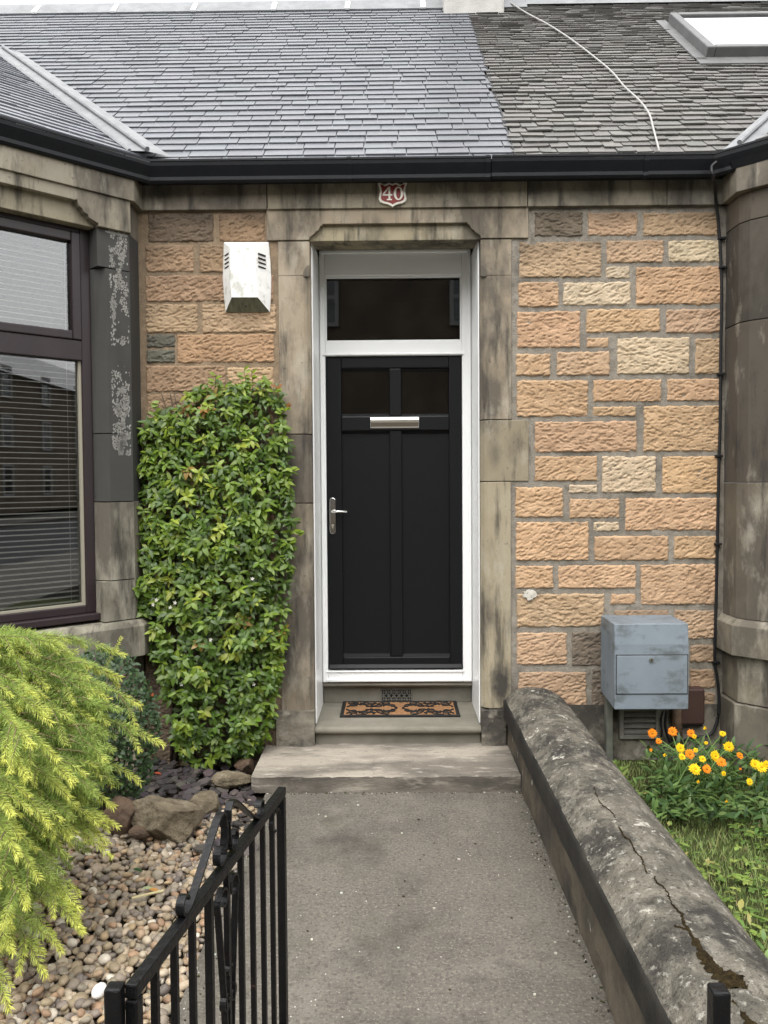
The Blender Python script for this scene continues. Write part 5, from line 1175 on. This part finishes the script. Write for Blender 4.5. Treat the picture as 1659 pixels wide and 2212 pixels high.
# fallen leaves and a stick
stk = [atz((0+x/3.456)/1.1574, (1920+y/3.456)/1.1574, .02) for x, y in ((1140, 1125), (1280, 1090), (1415, 1058))]
mb = MB(); mb.ribbon(stk, Z, .004, .012); tag(mb.build('dry_leaf_blade', mat('straw', (.5, .44, .25), (.42, .36, .2), 20), None, origin=stk[1]), 'long straw-coloured dead leaf blade lying on the pebbles', 'dead leaf')
fl = [(0, 1225, 1040, 'pale green'), (0, 1285, 1045, 'orange'), (0, 1330, 40, 'red'), (0, 1150, 870, 'dark green'), (0, 1230, 430, 'tan')]
mb = MB()
for (_, x, y, c) in fl:
    p = atz((x/3.456)/1.1574, (1920+y/3.456)/1.1574, .022)
    m0 = MB(); cc = {'pale green': (.36, .4, .22), 'orange': (.5, .24, .07), 'red': (.42, .08, .04), 'dark green': (.04, .08, .03), 'tan': (.45, .25, .12)}[c]
    leaf(m0, Vector((0, 0, 0)), Vector((1, random.uniform(-.5, .5), .05)), Z, .05, .024, cc, .2, .2); o = m0.build('fallen_leaf', m_leafd, None, smooth=True); o.location = p
    tag(o, {'pale green': 'pale green fallen leaf on the pebbles near the straw blade', 'orange': 'orange fallen leaf beside the pale green one on the pebbles', 'red': 'red fallen leaf on the slate chips by the dark shrub', 'dark green': 'dark green fallen leaf among the middle pebbles', 'tan': 'tan fallen leaf on the small rounded stone'}[c], 'fallen leaf', 'leaves fallen on the beds')

# crumbs, moss tufts and chips along the edges of the path
db = MB()
for k in range(420):
    r_ = random.random()
    if r_ < .45: p = Vector((.628-abs(random.gauss(0, .022)), random.uniform(-3.3, -.5), .001))
    elif r_ < .65: p = Vector((random.uniform(-.64, .62), SLF-abs(random.gauss(0, .012)), .001))
    elif r_ < .85: p = Vector((-.64+abs(random.gauss(0, .03)), random.uniform(-3.3, -.6), .001))
    else: p = Vector((random.uniform(-.6, .6), random.uniform(-3.2, -.5), .001))
    r = random.uniform(.0015, .0055) if r_ < .85 else random.uniform(.002, .006); c = random.choice(((.03, .027, .02), (.06, .065, .025), (.12, .1, .08), (.5, .48, .44)) if r_ < .85 else ((.6, .58, .53), (.55, .52, .46), (.05, .035, .02)))
    a0 = random.random()*6
    db.prism(p, X, Y, Z, [(r*random.uniform(.5, 1.2)*math.cos(a0+i*1.05), r*random.uniform(.5, 1.2)*math.sin(a0+i*1.05)) for i in range(6)], 0, r*.7, jit(c, .2))
tag(db.build('path_debris', m_leafd), 'crumbs, moss tufts and pale chips lying along the path', 'debris', kind='stuff')

# ---------------------------------------------------------------- marigolds, weeds, grass
def q8(x, y): return 1105.9+x/3, 1002.2+y/3
OR, YL = (.88, .27, .012), (.88, .58, .012)
FLW = [(910, 1745, 'o', 36), (1040, 1735, 'o', 36), (950, 1797, 'o', 23), (895, 1852, 'b', 18), (1160, 1745, 'o', 30), (1182, 1766, 'y', 20), (1258, 1715, 's', 20), (1258, 1808, 'y', 14), (1365, 1748, 'y', 24), (1405, 1832, 'y', 40), (1090, 1840, 'y', 36), (1102, 1897, 'y', 28), (1152, 1880, 'o', 38), (1190, 1855, 'y', 18), (1235, 1912, 'y', 26), (1315, 1890, 'y', 40), (1357, 1932, 'o', 38), (1477, 1890, 'o', 27), (1185, 1977, 'y', 46), (1262, 1977, 'o', 34), (1372, 2005, 'y', 20), (997, 1890, 's', 20), (1213, 2062, 's', 18), (1540, 2060, 'y', 28), (1385, 2190, 's', 20), (1480, 1978, 'b', 12)]
FL2 = [(1575, 1945, 'y', 38), (1618, 1965, 'y', 40), (1648, 1945, 'y', 28), (1700, 1990, 'y', 36), (1690, 1920, 'o', 34)]
def marigold(pxy, fl, label, region, nleaf):
    rt = thing('marigold_plant', pxy, label, 'flowering plant'); fol = MB(); 
    for (x, y, k, r) in fl:
        dist = 4.16-.62*(y-1715)/345+random.uniform(-.05, .05); p = pd_(*q8(x, y), dist); rr = .98*r/3/F*dist
        base = Vector((rt.location.x+random.uniform(-.22, .22), rt.location.y+random.uniform(-.1, .15), 0)); fol.tube(smooth_pts([base, base.lerp(p, .6)+Vector((0, 0, .03)), p+Vector((0, .012, -.01))], 4), .0028, 5, (.12, .2, .05))
        mb = MB(); c = OR if k in 'ob' else YL; ax = Vector((random.uniform(-.3, .3), -1, random.uniform(.3, .9))).normalized()
        if k == 's': ax = Vector((random.choice((-1, 1))*.9, -.2, .5)).normalized()
        e1 = ax.cross(Z).normalized(); e2 = e1.cross(ax)
        for ringi, (n_, ln, el) in enumerate(((15, 1., .15), (12, .72, .45))):
            for i in range(n_):
                q = 6.283*i/n_+ringi*.2+random.uniform(-.06, .06); d = (e1*math.cos(q)+e2*math.sin(q))+ax*(el if k != 'b' and k != 's' else 1.1)
                leaf(mb, p+ax*.001*ringi, d, ax, rr*ln*random.uniform(.85, 1.08), rr*.40, jit(c, .1), .12, .25, 3)
        head = mb.build('flower_head', m_petal, rt, smooth=False)
        mb = MB(); cc = (.5, .2, .01) if k == 'o' else (.7, .40, .01)
        mb.tube([p-ax*.002, p+ax*.006, p+ax*.009], [rr*.26, rr*.24, rr*.1], 10, cc); mb.build('flower_disc', m_petal, rt)
    x0, x1, y0, y1 = region
    for _ in range(nleaf):
        px, py = random.uniform(x0, x1), random.uniform(y0, y1)+20*abs(random.gauss(0, .6)); dist = 4.26-.70*(py-1625)/160+random.uniform(-.06, .12); p = pd_(px, py, dist)
        if p.z < -.02: continue
        p.z += .02; d = Vector((random.uniform(-1, 1), random.uniform(-.9, .1), random.uniform(.1, 1.3)))
        leaf(fol, p, d, Vector((0, -.3, 1)), random.uniform(.035, .085), random.uniform(.013, .024), jit(random.choice(((.055, .11, .03), (.085, .15, .04), (.035, .075, .022), (.12, .18, .055))), .2), .15, random.uniform(.2, .8))
    fol.build('foliage', m_leafd, rt, smooth=True)
p = atz(1520, 1740, 0); marigold((p.x, p.y, 0), FLW, 'clump of orange and yellow marigolds on the lawn under the meter cabinet', (1395, 1650, 1610, 1770), 900)
p = atz(1680, 1740, 0); marigold((p.x, p.y, 0), FL2, 'bright yellow marigold plant at the right edge, beside the larger clump', (1630, 1740, 1650, 1790), 220)

# broad-leaved weeds and grass of the lawn
gv, gf, gc = [], [], []
G = 70000
gx = rng.uniform(.94, 3.6, G); gy = rng.uniform(-3.4, -.08, G)
keep = (gx < .97+(gy+4.57)*.62); gx, gy = gx[keep], gy[keep]; G = len(gx)
pt_ = fbm(gx*2.2, gy*2.2, 66); hgt = rng.uniform(.012, .034, G)*(.6+.9*pt_); hgt[rng.random(G) < .012] *= 4
an = rng.random(G)*6.283; ln = rng.uniform(.2, .9, G)*hgt; wd_ = rng.uniform(.0012, .0024, G)
bz = lawn_z(gx, gy); b0 = np.stack([gx, gy, bz], 1); dx = np.stack([np.cos(an), np.sin(an), 0*an], 1); sx_ = np.stack([-np.sin(an), np.cos(an), 0*an], 1)
mid_ = b0+dx*(ln*.3)[:, None]+np.array((0, 0, 1.))*(hgt*.6)[:, None]; tp = b0+dx*ln[:, None]+np.array((0, 0, 1.))*hgt[:, None]
Vg = np.stack([b0-sx_*wd_[:, None], b0+sx_*wd_[:, None], mid_+sx_*wd_[:, None]*.8, mid_-sx_*wd_[:, None]*.8, tp], 1); bb0 = (np.arange(G)*5)[:, None]
Fg = np.concatenate([bb0+np.array([[0, 1, 2]]), bb0+np.array([[0, 2, 3]]), bb0+np.array([[3, 2, 4]])], 0)
gpal = np.array([(.18, .25, .075), (.23, .29, .095), (.13, .19, .055), (.24, .25, .09), (.32, .27, .14)]); gc0 = gpal[rng.choice(5, G, p=[.34, .3, .2, .1, .06])]*rng.uniform(.8, 1.2, (G, 1))
tag(npmesh('grass', Vg.reshape(-1, 3), Fg, np.concatenate([gc0]*3, 0), m_grass, None, smooth=False), 'rough grass of the neighbouring lawn', 'grass', kind='stuff')
mb = MB()
for k in range(5200):
    x = random.uniform(.95, 2.9); yy = random.uniform(-3.3, -.15)
    if x > 1.0+(yy+4.57)*.6 or fbm(x*1.9, yy*1.9, 15) < .36+.22*min(1, max(0, (x-1.15)/.5))+(.15 if yy > -1.2 and x > 1.2 else 0): continue
    z = float(lawn_z(x, yy))+random.uniform(.005, .055); c = random.choice(((.13, .21, .045), (.18, .26, .055), (.10, .17, .04), (.22, .28, .07)))
    a0 = random.random()*6.28
    for i in range(random.choice((1, 3, 3, 4))):
        q = a0+i*1.9; leaf(mb, Vector((x, yy, z)), Vector((math.cos(q), math.sin(q), random.uniform(-.1, .5))), Z, random.uniform(.016, .034), random.uniform(.011, .02), jit(c, .18), .1, .4, 3)
for k in range(300):      # taller weeds along the wall
    yy = random.uniform(-3.2, -.3); x = .97+abs(random.gauss(0, .10)); z0 = float(lawn_z(x, yy)); h = random.uniform(.04, .16)
    for i in range(5): leaf(mb, Vector((x, yy, z0+h*i/5)), Vector((random.uniform(-1, 1), random.uniform(-1, 1), random.uniform(.1, .8))), Z, random.uniform(.03, .055), random.uniform(.012, .022), jit(random.choice(((.12, .2, .05), (.17, .25, .06), (.26, .24, .07))), .2), .1, .5, 3)
tag(mb.build('weeds', m_leafd, None, smooth=True), 'broad-leaved weeds growing through the lawn', 'weeds', kind='stuff')

# ---------------------------------------------------------------- houses across the street (seen only as reflections)
def opposite(x0, x1, lab, ht):
    t = thing('street_house', ((x0+x1)/2, -19, 0), lab, 'house'); mb = MB(); mb.box(x0, x1, -27, -19, 0, ht); mb.build('wall', m_opp, t)
    mb = MB(); mb.prism(O, Y, Z, X, [(-18.7, ht-.1), (-27.3, ht-.1), (-23, ht+2.6)], x0, x1); mb.build('roof', m_slateR, t)
    k = max(2, int((x1-x0)/4.4))
    for i in range(k):
        for z0 in (.9, 3.5, 6.1):
            xc = x0+(i+.5)*(x1-x0)/k; mb = MB(); ring(mb, xc-.6, xc+.6, z0, z0+1.7, .11, -18.98, -18.9); mb.box(xc-.49, xc+.49, -18.96, -18.92, z0+.8, z0+.9); wn = mb.build('window', m_oppw, t)
            mb = MB(); mb.box(xc-.49, xc+.49, -18.99, -18.97, z0+.11, z0+1.59); mb.build('pane', m_glassb, t); mb = MB(); mb.box(xc-.49, xc+.49, -18.995, -18.992, z0+.11, z0+1.59); mb.build('blind', m_room, t)
opposite(-24, -9.0, 'brown stone house across the street, left of the gate', 8.2); opposite(-8.835, 8.965, 'brown stone house straight across the street from the black door', 9); opposite(9.2, 30, 'brown stone house across the street, right of the gate', 8); opposite(30.2, 60, 'long brown stone terrace far along the street', 7.5)
